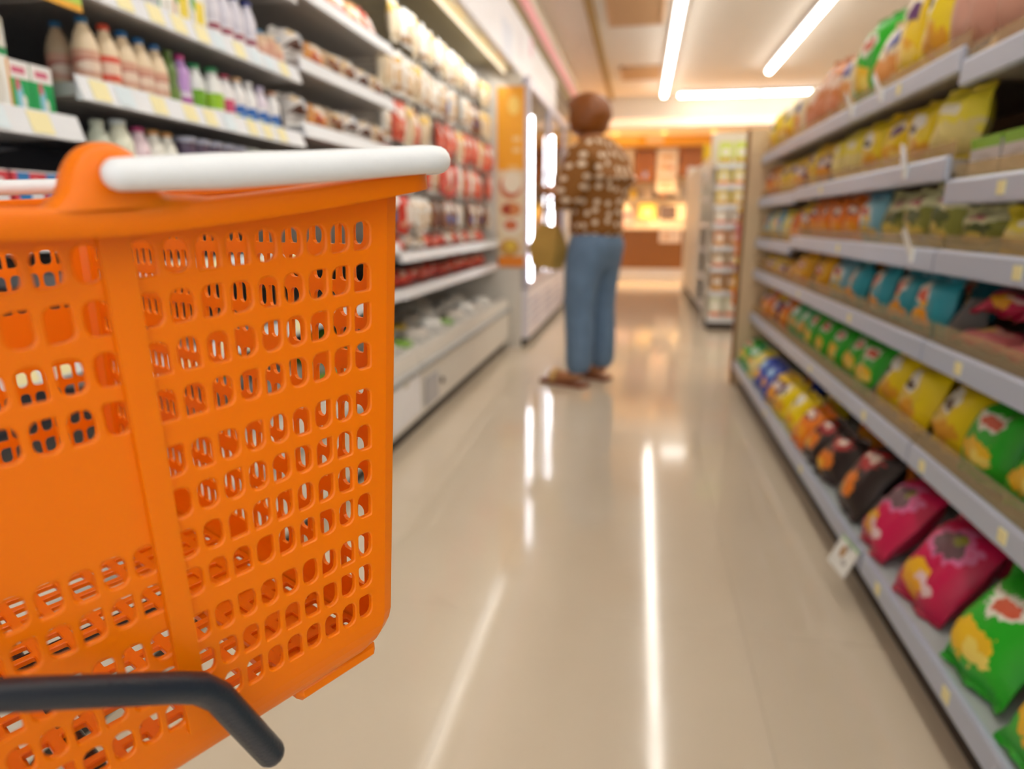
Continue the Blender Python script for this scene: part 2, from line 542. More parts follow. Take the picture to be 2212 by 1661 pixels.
gondola(3.157, 4.07, 'grey steel snack gondola bay against the tan end panel', {5: 0.0, 4: -0.01, 3: -0.03, 2: 0.0})
ep = root('gondola_end_panel', 'tall tan laminate end panel closing the far end of the snack run', 'panel', (1.1, 4.11, 0))
pbox('board', ep, TAN, -0.54, 0.6, -0.02, 0.02, 0.0, 1.4, 0.004)
pbox('edge_strip', ep, BROWN, -0.556, -0.541, -0.022, 0.022, 0.0, 1.4)

# ------------------------------------------------------------------ snack bags
def bag_mesh(wd, h, t, seed):
    rnd = random.Random(seed)
    nu, nv = 8, 9
    ph = [rnd.uniform(0, 6.28) for _ in range(8)]
    vs, fs, uv = [], [], []
    for side in (-1, 1):
        for j in range(nv + 1):
            for i in range(nu + 1):
                a, b = -1 + 2 * i / nu, -1 + 2 * j / nv
                th = t / 2 * (1 - abs(a) ** 4) ** 0.55 * (1 - abs(b) ** 3.2) ** 0.7
                th *= 1 + 0.18 * sin(3.1 * a + ph[0]) * sin(2.3 * b + ph[1]) + 0.12 * sin(7 * a + ph[2] + 3 * b)
                sq = 1 - 0.07 * (1 - abs(b) ** 2)
                x = a * wd / 2 * sq + 0.004 * sin(4 * b + ph[3])
                z = h / 2 + b * (h / 2 - 0.012) + 0.003 * sin(5 * a + ph[4])
                wob = 0.004 * sin(6 * a + ph[5]) * (abs(b) ** 4)
                vs.append((x, side * th + wob, z))
                uv.append(((a + 1) / 2, (b + 1) / 2))
        o = 0 if side < 0 else (nu + 1) * (nv + 1)
        for j in range(nv):
            for i in range(nu):
                q = o + j * (nu + 1) + i
                f = (q, q + 1, q + nu + 2, q + nu + 1)
                fs.append(f if side < 0 else f[::-1])
    m = MB().add(vs, fs, uv).mesh('bag', 'all')
    seals = []
    for sgn in (-1, 1):
        sv, sf = [], []
        n = 10
        for i in range(n + 1):
            a = -1 + 2 * i / n
            x = a * wd / 2 * 0.985 + 0.004 * sin(4 * sgn + ph[3])
            zb = h / 2 + sgn * (h / 2 - 0.013) + 0.003 * sin(5 * a + ph[4])
            zt = h / 2 + sgn * (h / 2 - (0.0 if i % 2 else 0.003)) + 0.003 * sin(5 * a + ph[4])
            wob = 0.004 * sin(6 * a + ph[5])
            for yy in (-0.0012, 0.0012):
                sv += [(x, wob + yy, zb), (x, wob * 1.8 + yy, zt)]
        for i in range(n):
            q = i * 4
            sf += [(q, q + 4, q + 5, q + 1), (q + 2, q + 3, q + 7, q + 6), (q + 1, q + 5, q + 7, q + 3), (q, q + 2, q + 6, q + 4)]
        seals.append(MB().add(sv, sf).mesh('seal'))
    return m, seals

DES = {
    # name: (look, material, seal colour)
    'yellow': ('yellow crisps bag with purple emblem', printed('pk_yellow', 'f2cf05', [(.5, .72, .3, .14, 'f4ead0'), (.5, .68, .22, .1, '5d2a6a'), (.45, .28, .3, .14, 'e9a815'), (.62, .24, .2, .1, 'f6d567')], bump=.3), 'e0b800'),
    'yellow2': ('bright yellow crisps bag with white band', printed('pk_yellow2', 'f4d800', [(.32, .66, .26, .2, 'f3f0e6'), (.3, .6, .14, .07, '5a4632'), (.5, .22, .34, .15, 'e7a51c'), (.3, .36, .2, .1, 'eecb62')], bump=.3), 'dcc000'),
    'lemon': ('pale yellow snack bag with clear lower half', printed('pk_lemon', 'f3e23a', [(.5, .25, .48, .24, 'ead98c', 'box'), (.5, .72, .25, .1, 'f5f1d8')], bump=.3), 'e8d43a'),
    'orange': ('orange corn snack bag with purple emblem', printed('pk_orange', 'ee7f0e', [(.5, .7, .34, .13, '6b2146'), (.5, .72, .2, .07, 'f3d7c4'), (.5, .25, .36, .16, 'f5a31d')], bump=.3), 'e06f08'),
    'gold': ('golden yellow snack bag with round red emblem', printed('pk_gold', 'efae14', [(.5, .56, .33, .24, 'f3cf55'), (.5, .56, .22, .15, 'd0562c'), (.5, .58, .12, .06, 'f6e6d2'), (.5, .14, .4, .1, 'e58a14')], bump=.3), 'd99a10'),
    'teal': ('teal crisps bag with golden crisps print', printed('pk_teal', '2b9db3', [(.36, .68, .2, .24, 'e6dcd0'), (.36, .64, .12, .12, 'd9573b'), (.4, .46, .1, .07, 'f2b51c'), (.42, .18, .36, .17, 'f2a413'), (.3, .14, .16, .08, 'f7c64c')], bump=.3), '2487a0'),
    'bluewhite': ('pale blue snack bag with white front', printed('pk_bluewhite', '7fb9cf', [(.4, .6, .3, .26, 'e9e7df'), (.4, .66, .14, .1, 'c9564a'), (.45, .45, .12, .08, 'f0c61e'), (.5, .16, .4, .13, 'dfc15e')], bump=.3), '4d93b5'),
    'olive': ('olive green snack bag with cream top', printed('pk_olive', '8d8f3c', [(.5, .82, .5, .16, 'dcdcb0', 'box'), (.5, .5, .28, .16, '4c5a20'), (.5, .2, .34, .16, 'd9c25c'), (.5, .8, .22, .08, 'b86a6a')], bump=.3), 'c8c894'),
    'green': ('bright green crisps bag with yellow crisps print', printed('pk_green', '22b01c', [(.5, .7, .32, .13, 'e8e6d8'), (.5, .7, .2, .07, 'd25a3a'), (.42, .28, .34, .16, 'efc021'), (.6, .2, .2, .1, 'f3db6a')], bump=.3), '1f9e1a'),
    'mint': ('mint green snack bag with white emblem', printed('pk_mint', '39b56b', [(.5, .66, .3, .13, 'dff2e2'), (.6, .3, .3, .16, 'd9a827')], bump=.3), '2ea35c'),
    'blue': ('royal blue snack bag with light emblem', printed('pk_blue', '2149b8', [(.5, .66, .32, .12, 'a7d0ee'), (.4, .3, .34, .16, 'f0aa28')], bump=.3), '1d3f9e'),
    'purple': ('purple yellow snack bag with orange corn print', printed('pk_purple', '5c2364', [(.5, .82, .5, .14, 'efc516', 'box'), (.5, .5, .3, .12, 'e4d4cc'), (.45, .22, .4, .18, 'f0a31a')], bump=.3), 'e2b30e'),
    'black': ('black spicy snack bag with orange food print', printed('pk_black', '2a1c1a', [(.5, .74, .36, .16, 'a81f22'), (.5, .78, .2, .07, 'e9d9cc'), (.4, .3, .32, .2, 'e07a1c'), (.3, .18, .18, .1, 'f1b02a')], bump=.3), '3a2a28'),
    'magenta': ('crimson pink crisps bag with dark round emblem', printed('pk_magenta', 'cc0f4e', [(.55, .7, .36, .2, 'd76a9a'), (.55, .7, .28, .15, '6b4b52'), (.66, .78, .1, .06, '8b8a2c'), (.34, .26, .24, .13, 'f0b51e'), (.62, .2, .2, .1, 'e8c8cc'), (.4, .12, .22, .07, 'eea81c')], bump=.3), 'a50a3a'),
    'pink': ('pink clear fronted snack bag with red top', printed('pk_pink', 'd6777a', [(.5, .8, .5, .2, 'c4244a', 'box'), (.5, .42, .3, .14, 'e9b0a4'), (.4, .3, .16, .1, 'e8c06a')], bump=.3), 'c4244a'),
    'brown': ('orange brown snack bag with pale emblem', printed('pk_brown', 'c9731f', [(.5, .66, .3, .13, 'e9cdb9'), (.5, .25, .36, .16, 'd98a62')], bump=.3), 'b0601a'),
    'cream': ('cream and orange snack bag with blue emblem', printed('pk_cream', 'e8d6b0', [(.5, .7, .3, .14, '49529a'), (.5, .3, .36, .18, 'e39a4e')], bump=.3), 'd8c096'),
    'salmon': ('salmon clear snack bag with blue orange top', printed('pk_salmon', 'd09a86', [(.5, .86, .5, .14, '3c2a86', 'box'), (.5, .66, .36, .12, 'e47a14')], bump=.3), '3c2a86'),
}
SIZES = {'t': (0.15, 0.092, 0.045), 's': (0.15, 0.142, 0.066), 'n': (0.165, 0.158, 0.072), 'm': (0.16, 0.172, 0.078), 'l': (0.17, 0.22, 0.09), 'xl': (0.175, 0.27, 0.1)}
SEALC = {}
def snack_bag(design, size, loc, rot, label, group, seed):
    me, seals = cached(('bag', size, seed % 4), lambda: bag_mesh(*SIZES[size], seed % 4))
    look, m, sc = DES[design]
    o = put('snack_bag', me, m, None, loc, rot, label, 'snack bag', group)
    sm = mat('seal_' + sc, sc, 0.3)
    for k, nm in ((0, 'bottom_seal'), (1, 'top_seal')):
        s = put(nm, seals[k], sm, o)
    return o

def settle(o, zmin, xmin=None, xmax=None):
    """rest a tilted pack on its shelf: lift or lower it until its lowest point is at zmin; keep it behind xmin / in front of xmax"""
    Rm = o.rotation_euler.to_matrix()
    pts = [Rm @ v.co for m in [o.data] + [c.data for c in o.children] for v in m.vertices]
    o.location.z = zmin - min(p.z for p in pts) + 0.0008
    if xmin is not None:
        lo = min(p.x for p in pts) + o.location.x
        if lo < xmin: o.location.x += xmin - lo
    if xmax is not None:
        hi = max(p.x for p in pts) + o.location.x
        if hi > xmax: o.location.x -= hi - xmax
    return o

BAGROWS = {
    5: [(3.965, 'yellow2', 'l'), (3.775, 'yellow', 'l'), (3.6, 'yellow2', 'l'), (3.41, 'cream', 'l'), (3.2, 'brown', 'l'), (3.02, 'brown', 'xl'), (2.83, 'brown', 'l'), (2.66, 'cream', 'l'),
        (2.46, 'green', 'xl'), (2.28, 'cream', 'l'), (2.1, 'yellow', 'xl'), (1.92, 'yellow2', 'xl'), (1.74, 'salmon', 'l'), (1.54, 'salmon', 'xl'), (1.34, 'yellow', 'xl')],
    4: [(3.97, 'orange', 'm'), (3.79, 'gold', 'm'), (3.61, 'yellow', 'm'), (3.42, 'yellow', 'm'), (3.24, 'purple', 'm'), (3.06, 'yellow', 'm'), (2.87, 'purple', 'm'), (2.68, 'lemon', 'm'),
        (2.5, 'lemon', 'm'), (2.3, 'yellow2', 'm'), (2.12, 'yellow', 'm'), (1.95, 'yellow2', 'm'), (1.77, 'lemon', 'm')],
    3: [(3.98, 'bluewhite', 's'), (3.81, 'lemon', 's'), (3.64, 'bluewhite', 's'), (3.47, 'lemon', 's'), (3.28, 'orange', 's'), (3.1, 'purple', 's'), (2.93, 'orange', 's'), (2.76, 'orange', 's'),
        (2.59, 'orange', 's'), (2.42, 'orange', 's'), (2.25, 'bluewhite', 's'), (2.08, 'olive', 's'), (1.91, 'olive', 's'), (1.74, 'olive', 's'), (1.57, 'olive', 's'), (1.4, 'lemon', 's'), (1.23, 'yellow2', 's')],
    2: [(3.98, 'yellow', 's'), (3.81, 'purple', 's'), (3.64, 'yellow', 's'), (3.46, 'purple', 's'), (3.27, 'gold', 's'), (3.05, 'gold', 's'), (2.78, 'gold', 'm'), (2.55, 'bluewhite', 'm'), (2.33, 'teal', 'm'),
        (2.12, 'teal', 'm'), (1.93, 'teal', 'm'), (1.75, 'teal', 'm')],
    1: [(3.98, 'purple', 'm'), (3.8, 'orange', 'm'), (3.62, 'purple', 'm'), (3.43, 'orange', 'm'), (3.24, 'mint', 'm'), (3.05, 'mint', 'm'), (2.87, 'green', 'm'), (2.69, 'green', 'm'), (2.51, 'green', 'm'),
        (2.33, 'green', 'm'), (2.15, 'green', 'm'), (1.96, 'yellow2', 'm'), (1.78, 'yellow2', 'm'), (1.6, 'yellow2', 'm'), (1.42, 'green', 'm'), (1.24, 'green', 'm'), (1.06, 'green', 'm')],
    0: [(3.95, 'green', 'm'), (3.76, 'mint', 'm'), (3.58, 'lemon', 'm'), (3.4, 'blue', 'm'), (3.22, 'blue', 'm'), (3.04, 'purple', 'm'), (2.86, 'yellow2', 'm'), (2.68, 'yellow2', 'm'), (2.5, 'orange', 'm'),
        (2.33, 'black', 'm'), (2.13, 'black', 'm'), (1.9, 'black', 'l'), (1.67, 'magenta', 'l'), (1.41, 'magenta', 'l'), (1.16, 'green', 'l'), (0.95, 'green', 'l')],
}
for lv_, (ds_, sz_) in {5: (('yellow', 'salmon', 'yellow2'), 'l'), 4: (('yellow', 'yellow', 'lemon'), 'n'), 3: (('olive', 'lemon', 'olive'), 's'), 2: (('pink', 'teal', 'teal'), 's'), 1: (('green', 'yellow2', 'green'), 'm'), 0: (('green', 'mint', 'green'), 'm')}.items():
    last = min(q[0] for q in BAGROWS[lv_])
    if lv_ in (2, 4): last = min(last, 1.0)
    for k in range(3):
        BAGROWS[lv_].append((last - .2 * (k + 1), ds_[k], sz_))
LEAN = {5: 0.2, 4: 0.14, 3: 0.12, 2: 0.22, 1: 0.42, 0: 0.62}
for lv, row in BAGROWS.items():
    xf, zt = LEVELS[lv]
    rnd = random.Random(lv * 31 + 5)
    for n, (y, d, sz) in enumerate(row):
        near = y < 1.648
        z = zt + (-0.03 if lv == 5 and near else -0.05 if lv == 4 and near else 0) + (-0.03 if lv == 3 and y > 3.157 else -0.01 if lv == 4 and y > 3.157 else 0)
        yaw = rnd.uniform(-0.05, 0.2)
        lean = LEAN[lv] + rnd.uniform(-0.06, 0.06)
        x = xf + {0: 0.02, 1: 0.05, 2: 0.05}.get(lv, 0.055) + rnd.uniform(-0.006, 0.012)
        sz = {(4, 'm'): 'n', (2, 'm'): 's', (3, 'm'): 's'}.get((lv, sz), sz)
        if (lv in (3,) and near) or (lv == 2 and y > 3.157): sz = 't'
        bag_ = snack_bag(d, sz, (x, y, z - 0.002), (-lean, rnd.uniform(-0.05, 0.05), -pi / 2 + yaw),
                  '%s, %s from far end, %s snack shelf' % (DES[d][0], ORD[n], LNAME[lv]),
                  '%s bags on the %s snack shelf' % (DES[d][0].split(' bag')[0], LNAME[lv]), n + lv)
        settle(bag_, z - 0.004 if lv else z - 0.004, xf + (0.021 if lv else 0.014), GX1 - 0.022)
# second rows standing behind where the lower shelves are deep
for lv, ys in {0: (3.3, 2.9, 2.45, 2.05, 1.62, 1.33), 1: (3.3, 2.8, 2.4, 2.02, 1.69, 1.33), 2: (2.95, 2.45, 2.02)}.items():
    for n, y in enumerate(ys):
        d = min(BAGROWS[lv], key=lambda q: abs(q[0] - y))[1]
        settle(snack_bag(d, 'm' if lv != 2 else 's', (LEVELS[lv][0] + 0.26, y, LEVELS[lv][1] - 0.002), (-0.2, 0, -pi / 2 + 0.2),
                  '%s, %s from far end, back row, %s shelf' % (DES[d][0], ORD[n], LNAME[lv]), 'bags in the back rows of the lower snack shelves', n), LEVELS[lv][1] - .004, None, GX1 - .022)
# pink bags lying in a heap on the near part of the fourth shelf, yellow one below the second shelf
for n, (y, d, ln, yw, x) in enumerate(((1.5, 'pink', 1.5, .2, .66), (1.33, 'pink', 1.5, .1, .66), (1.15, 'pink', 1.5, .2, .66), (1.52, 'magenta', 1.15, .35, .70), (1.34, 'magenta', 1.15, .25, .70), (1.15, 'magenta', 1.15, .25, .70))):
    settle(snack_bag(d, 't', (x, y, .66), (-ln, 0, -pi / 2 + yw),
              '%s, near fourth snack shelf, %s' % ({'pink': 'pink clear fronted snack bag lying flat', 'magenta': 'crimson snack bag on the pink ones'}[d],
               ['beside the divider', 'middle of three', 'nearest of three'][n % 3]), 'bags heaped on the near fourth shelf', n), .658 if d == 'pink' else .728, .645 if d == 'pink' else .68)
# white and green boxes on the near second shelf, dark yellow bags standing behind them
BOXM = printed('snack_box_print', 'd9d5d8', [(.5, .93, .5, .09, '8cc63f', 'box'), (.5, .08, .5, .1, '7aa32c', 'box'), (.5, .5, .3, .2, 'c8c4c4')])
for n, y in enumerate((1.58, 1.445, 1.31)):
    r = root('snack_box', 'white snack box with green edges on the near second shelf, %s from the bay joint' % ORD[n], 'box', (0.69, y, 0.998), (0, 0, 0), 'white and green snack boxes')
    pbox('carton', r, BOXM, -0.03, 0.03, -0.062, 0.062, 0, 0.075, 0.0)
    pbox('lid', r, mat('box_lid_green', '8cc63f', .4), -0.031, 0.031, -0.063, 0.063, 0.0752, 0.085)
for n, y in enumerate((1.54, 1.36, 1.18)):
    settle(snack_bag('yellow', 'n', (0.8, y, 0.998), (-0.15, 0, -pi / 2 + .3), 'yellow crisps bag behind the white and green boxes, %s from bay joint' % ORD[n], 'yellow bags behind the boxes', n), .996, .73)
# grey wire dividers
for n, (lv, y) in enumerate(((2, 1.64), (2, 2.43), (2, 2.92), (1, 2.06), (0, 1.785), (0, 2.02))):
    xf, zt = LEVELS[lv]
    o = root('shelf_divider', 'grey upright divider fin on the %s snack shelf, %s' % (LNAME[lv], ['at the near bay joint', 'among the teal bags', 'beside the golden bags', 'beside the yellow bags', 'beside the crimson bags', 'between the black bags'][n]), 'divider', (xf + 0.2, y, zt - 0.003))
    part('fin', MB().prism([(-0.16, 0.0), (-0.08, 0.0), (-0.08, 0.1), (-0.12, 0.1), (-0.16, 0.03)], 1, -0.002, 0.002), mat('clear_grey_plastic', '8d8b88', 0.2), o)
    part('foot', MB().box(-0.16, -0.08, -0.012, 0.012, 0, 0.003), mat('clear_grey_plastic', '8d8b88', 0.2), o)
# price talkers clipped to rails
TALK = mat('white_talker_card', 'f7f7f2', 0.15)
for n, (lv, y, tl) in enumerate(((4, 1.88, .35), (3, 1.77, -.35), (5, 2.13, -.5), (5, 2.4, -.6))):
    xf, zt = LEVELS[lv]
    r = root('shelf_talker', 'small white plastic talker clipped to the %s snack rail, %s' % (LNAME[lv], ['below a yellow bag', 'below the olive bags', 'nearer the camera', 'further from the camera'][n]), 'price card', (xf - 0.004, y, zt - 0.01))
    c = part('card', MB().box(-0.002, 0.0, -0.014, 0.014, 0.0, 0.06, 0), TALK, r)
    c.rotation_euler = (tl, -0.25, 0)
    pbox('clip', r, TALK, -0.001, 0.006, -0.008, 0.008, -0.02, 0.014)
r = root('shelf_talker', 'white price card with small picture hanging from the bottom snack rail', 'price card', (0.532, 1.69, 0.135))
c = part('card', MB().box(-0.001, 0.001, -0.04, 0.04, -0.06, 0.02), printed('hang_card', 'ecebe6', [(.6, .6, .12, .2, 'b5854a'), (.35, .35, .14, .08, 'b8b4b0'), (.5, .95, .5, .05, '9ec79a', 'box')]), r)
c.rotation_euler = (0.15, 0.35, 0.3)
pbox('clip', r, GREY, 0.0, 0.017, -0.008, 0.008, -0.01, 0.01)

# ------------------------------------------------------------------ open chillers on the left
LEDW = mat('lit_shelf_tube', 'ffffff', 0.5, emit=6.0, ecol='fbfcff')
HOODTUBE = mat('lit_hood_tube', 'f4e8c8', 0.5, emit=0.9, ecol='fff2da')
HOODM = mat('hood_metal', 'd9cfa8', 0.22, metal=0.7)
BEIGEIN = mat('beige_cooler_lining', 'a59f98', 0.45, noise=0.05)
SX = -1.0       # front of the shelves
BX = -1.72      # back lining
def chiller(y0, y1, label, shelves, lining, tickets=True, hood=True):
    cy, hy = (y0 + y1) / 2, (y1 - y0) / 2
    r = root('open_chiller', label, 'chiller', (-1.3, cy, 0))
    X = lambda x: x + 1.3
    a, b = -hy + 0.002, hy - 0.002
    pbox('kick_plate', r, KICK, X(BX), X(-0.965), a, b, 0, 0.075)
    part('front_panel', MB().prism([(X(-0.93), 0.075), (X(-0.93), 0.28), (X(-0.945), 0.37), (X(-0.985), 0.37), (X(-0.985), 0.075)], 1, a, b), OFFW, r)
    part('bumper_rail', MB().prism([(X(-0.93), 0.272), (X(-0.915), 0.28), (X(-0.915), 0.3), (X(-0.934), 0.308)], 1, a, b), mat('grey_bumper', 'a9aaa8', 0.5), r)
    pbox('deck', r, OFFW, X(BX), X(-0.987), a, b, 0.076, 0.33)
    pbox('back_lining', r, lining, X(BX - 0.04), X(BX), a, b, 0.05, 2.27)
    for s in (-1, 1):
        pbox('upright', r, GREY, X(BX + 0.001), X(BX + 0.03), s * hy - (0.03 if s > 0 else -0.002), s * hy + (0.03 if s < 0 else -0.002), 0.332, 1.93)
    for z, xf, off in shelves:
        sh = part('shelf', MB().prism([(X(xf - 0.014), z - 0.022), (X(BX + 0.032), z - 0.04), (X(BX + 0.032), z + 0.0), (X(xf - 0.014), z + 0.0)], 1, a + off, b), SHELFU, r)
        part('price_rail', MB().prism([(X(xf), z - 0.03), (X(xf - 0.014), z + 0.014), (X(xf - 0.016), z + 0.014), (X(xf - 0.016), z - 0.03)], 1, a + off, b), LIPW, sh)
        part('bracket', MB().prism([(X(xf - 0.12), z - 0.041), (X(BX + 0.032), z - 0.10), (X(BX + 0.032), z - 0.041)], 1, b - 0.03, b - 0.022), GREY, sh)
        if tickets:
            rnd = random.Random(int(z * 1000) + int(y0 * 77))
            t = a + off + 0.05
            while t < b - 0.05:
                pbox_t = MB().prism([(X(xf) + 0.0006, z - 0.025), (X(xf - 0.0115) + 0.0006, z + 0.010), (X(xf - 0.013), z + 0.010), (X(xf - 0.003), z - 0.025)], 1, t - 0.022, t + 0.022)
                part('price_ticket', pbox_t, TAGY if rnd.random() < 0.6 else TAGB, sh)
                t += rnd.uniform(0.06, 0.11)
    if hood:
        h = part('hood', MB().prism([(X(BX), 1.96), (X(-0.99), 1.96), (X(-0.97), 1.92), (X(-0.9), 1.92), (X(-0.9), 2.27), (X(BX), 2.27)], 1, a, b), HOODM, r)
        part('hood_tube', MB().tube([(X(-0.955), a + 0.03, 1.906), (X(-0.955), b - 0.03, 1.906)], 0.009, 8), HOODTUBE, h)
        al = D.lights.new('hood_lamp', 'AREA')
        al.shape = 'RECTANGLE'; al.size = 0.1; al.size_y = 2 * hy - .06; al.energy = 2.6 * hy; al.color = (1.0, 0.97, 0.92)
        ao = D.objects.new('hood_lamp', al); COL.objects.link(ao)
        ao.parent = r; ao.location = (X(-0.99), 0, 1.88); ao.rotation_euler = (0, 0.55, 0)
    return r
chiller(0.30, 1.175, 'dark lined open dairy chiller bay nearest the camera', [(1.09, SX, 0), (1.32, SX, 0), (0.9, SX, 0), (0.68, SX, 0)], DARKIN)
chiller(1.18, 2.055, 'dark lined open chiller bay stocked with small drink bottles', [(1.165, SX, 0), (1.345, SX, 0), (1.0, SX, 0), (0.82, SX, 0), (1.56, SX, 0), (0.62, SX, 0)], DARKIN)
chiller(2.06, 2.885, 'open chiller bay stocked with wrapped bread and ready meals', [(1.2, SX, 0), (1.385, SX, 0), (1.59, SX, 0), (1.02, SX, 0), (0.82, SX, 0), (0.62, SX, 0)], BEIGEIN, tickets=False)
c4 = chiller(2.89, 5.02, 'long open chiller bay with sausage packs hanging on hooks', [(0.775, SX, 0), (0.615, SX, 0)], BEIGEIN, tickets=False)
# hook rows of the long bay
HOOKZ = (1.83, 1.63, 1.43, 1.23, 1.03)
for z in HOOKZ:
    bar = part('hook_bar', MB().box(-0.43, -0.415, -1.06, 1.06, z, z + 0.02), GREY, c4)
    for k in range(16):
        yy = -1.0 + k * 2.0 / 15
        part('hook', MB().tube([(-0.415, yy, z + 0.01), (0.185, yy, z + 0.015), (0.192, yy, z + 0.03)], 0.0035, 5), CHROME, bar)
        pbox('hook_tag', bar, LIPW, 0.193, 0.195, yy - .014, yy + .014, z + .016, z + .04)
# fascia posters above the chillers
FAS = [(0.30, 2.055, 'white fascia panel above the dark lined chillers', 'fascia'), (2.06, 4.2, 'white fascia panel with pale blue and pink print above the hanging packs', 'fascia'), (4.203, 5.75, 'white fascia panel reaching over the first cooler door', 'fascia')]
for k, (y0, y1, lb, _) in enumerate(FAS):
    r = root('fascia_sign', lb, 'sign', (-0.885, (y0 + y1) / 2, 1.925))
    pbox('face', r, printed('fascia_print_%d' % k, 'f2f3fa', [(.3, .3, .12, .3, 'dfe6f6', 'box'), (.93, .8, .05, .2, 'f0c4d6', 'box'), (.6, .5, .06, .3, 'e6e4ee')], rough=.3), 0.0, 0.012, -(y1 - y0) / 2, (y1 - y0) / 2, 0, 0.35)
    pbox('frame', r, WHITE, -0.012, -0.0005, -(y1 - y0) / 2, (y1 - y0) / 2, -0.005, 0.355)

# -------------------------------------------------- bottles, cartons, tubs on the chiller shelves
def bottle_meshes(rad_, h, kind):
    r = rad_
    if kind == 'juice':
        prof = [(0, 0), (r * .9, 0), (r, h * .02), (r, h * .12), (r * .93, h * .15), (r, h * .18), (r, h * .55), (r * .95, h * .62), (r * .7, h * .78), (r * .42, h * .88), (r * .4, h * .92)]
        lab = [(r * 1.012, h * .18), (r * 1.012, h * .54)]
    elif kind == 'milk':
        prof = [(0, 0), (r * .9, 0), (r, h * .03), (r, h * .5), (r * 1.0, h * .62), (r * .8, h * .76), (r * .55, h * .86), (r * .52, h * .92)]
        lab = [(r * 1.012, h * .12), (r * 1.012, h * .5)]
    elif kind == 'slim':
        prof = [(0, 0), (r * .85, 0), (r, h * .03), (r, h * .35), (r * .8, h * .5), (r * .92, h * .62), (r * .8, h * .76), (r * .45, h * .88), (r * .42, h * .92)]
        lab = [(r * 1.02, h * .04), (r * 1.02, h * .35)]
    else:  # tub
        prof = [(0, 0), (r * .8, 0), (r * .98, h * .8), (r, h * .86), (r, h * .9)]
        lab = [(r * .84, h * .1), (r * .98, h * .74)]
    top = prof[-1]
    b = MB().lathe(prof + [(0, top[1])], 14).mesh('bottle', 50)
    cr = top[0] * 1.16
    c = MB().lathe([(cr * .9, top[1] - h * .005), (cr, top[1]), (cr, h * .985), (cr * .9, h), (0, h)], 14).mesh('cap', 50)
    l = MB().lathe(lab, 14).mesh('label_sleeve', 50)
    return b, c, l
def bottle(kind, r, h, body, cap, sleeve, loc, label, group, name='drink_bottle', cat='bottle'):
    b, c, l = cached(('bot', kind, r, h), lambda: bottle_meshes(r, h, kind))
    o = put(name, b, mat('plastic_' + body, body, 0.3, sss=0.0), None, loc, (0, 0, 1.2), label, cat, group)
    put('lid' if kind == 'tub' else 'cap', c, mat('plastic_' + cap, cap, 0.35), o)
    put('label_sleeve', l, sleeve if not isinstance(sleeve, str) else mat('plastic_' + sleeve, sleeve, 0.4), o)
    return o
SLE_P = printed('peach_sleeve', 'd9a58c', [(.5, .6, .5, .1, 'c47a6a', 'box'), (.5, .4, .2, .2, 'efd8c4')])
SLE_R = printed('red_sleeve', 'f0d3bd', [(.5, .88, .5, .14, 'e0563f', 'box'), (.45, .12, .3, .16, 'e0573f')])
SLE_G = printed('green_sleeve', 'f3f3ea', [(.5, .8, .5, .3, '9ccf1c', 'box'), (.5, .45, .3, .25, '9ccf1c')])
SLE_B = printed('blue_sleeve', 'f0f1f5', [(.5, .55, .2, .25, '2a6cc0'), (.62, .2, .2, .14, '2f86cf'), (.35, .15, .1, .12, 'a9cf5a')])
SLE_PK = printed('pink_sleeve', 'eef0f4', [(.5, .6, .5, .35, 'd94a78', 'box')])
SLE_V = printed('violet_sleeve', 'e9def0', [(.5, .4, .3, .3, 'b23aa8')])
SLE_N = printed('navy_sleeve', 'f2f0f5', [(.5, .8, .5, .2, 'd9d6e4', 'box'), (.5, .4, .2, .14, '9a3350')])
PX = -1.06
zB = 1.166
row = [  # y, kind, r, h, body, cap, sleeve, label
    (1.27, 'juice', .024, .13, 'ecd6b4', '2d6f9f', SLE_P, 'peach juice bottle with blue cap, first at the near end of its row'),
    (1.325, 'juice', .024, .13, 'ecd6b4', 'e2553a', SLE_R, 'peach juice bottle with the orange red cap'),
    (1.375, 'juice', .024, .13, 'ecd6b4', '1f6fb0', SLE_P, 'peach juice bottle with blue cap, right after the red capped one'),
    (1.424, 'juice', .024, .128, 'ecd6b4', '1f6fb0', SLE_P, 'peach juice bottle with blue cap, middle of the three together'),
    (1.473, 'juice', .024, .126, 'ecd6b4', '1f6fb0', SLE_P, 'peach juice bottle with blue cap, beside the dark green bottle'),
    (1.518, 'slim', .02, .125, '5c7a34', '5c7a34', '6f8f3c', 'slim dark green drink bottle beside the peach juices'),
    (1.56, 'slim', .021, .125, 'c79ae0', 'd0358a', SLE_V, 'slim violet drink bottle with magenta cap'),
    (1.61, 'milk', .023, .115, 'e6ecea', '1f9a5a', mat('plastic_6fae12', '6fae12', .4), 'white yogurt bottle with green cap and all green sleeve'),
    (1.68, 'milk', .026, .12, 'f2f3f2', '1f9a5a', SLE_G, 'larger white yogurt bottle with green cap and lime sleeve'),
    (1.735, 'milk', .022, .115, 'f3f1f4', 'b03052', SLE_PK, 'white yogurt bottle with crimson cap and pink band'),
    (1.79, 'milk', .022, .118, 'f5f5f7', 'e3b98a', SLE_B, 'white yogurt bottle with peach cap and blue drawing'),
    (1.845, 'milk', .022, .118, 'f5f5f7', 'f0f0f2', SLE_B, 'white yogurt bottle with white cap and blue drawing'),
    (1.905, 'milk', .022, .116, 'ece2f2', 'cfc4e4', SLE_B, 'lilac white yogurt bottle with blue drawing'),
    (1.97, 'milk', .022, .114, 'f5f5f7', 'd9a07a', SLE_B, 'white yogurt bottle with copper cap at the far end of the row'),
]
for y, kd, r_, h_, bd, cp, sl, lb in row:
    bottle(kd, r_, h_, bd, cp, sl, (PX, y, zB), lb, 'drink bottles on the middle chiller shelf')
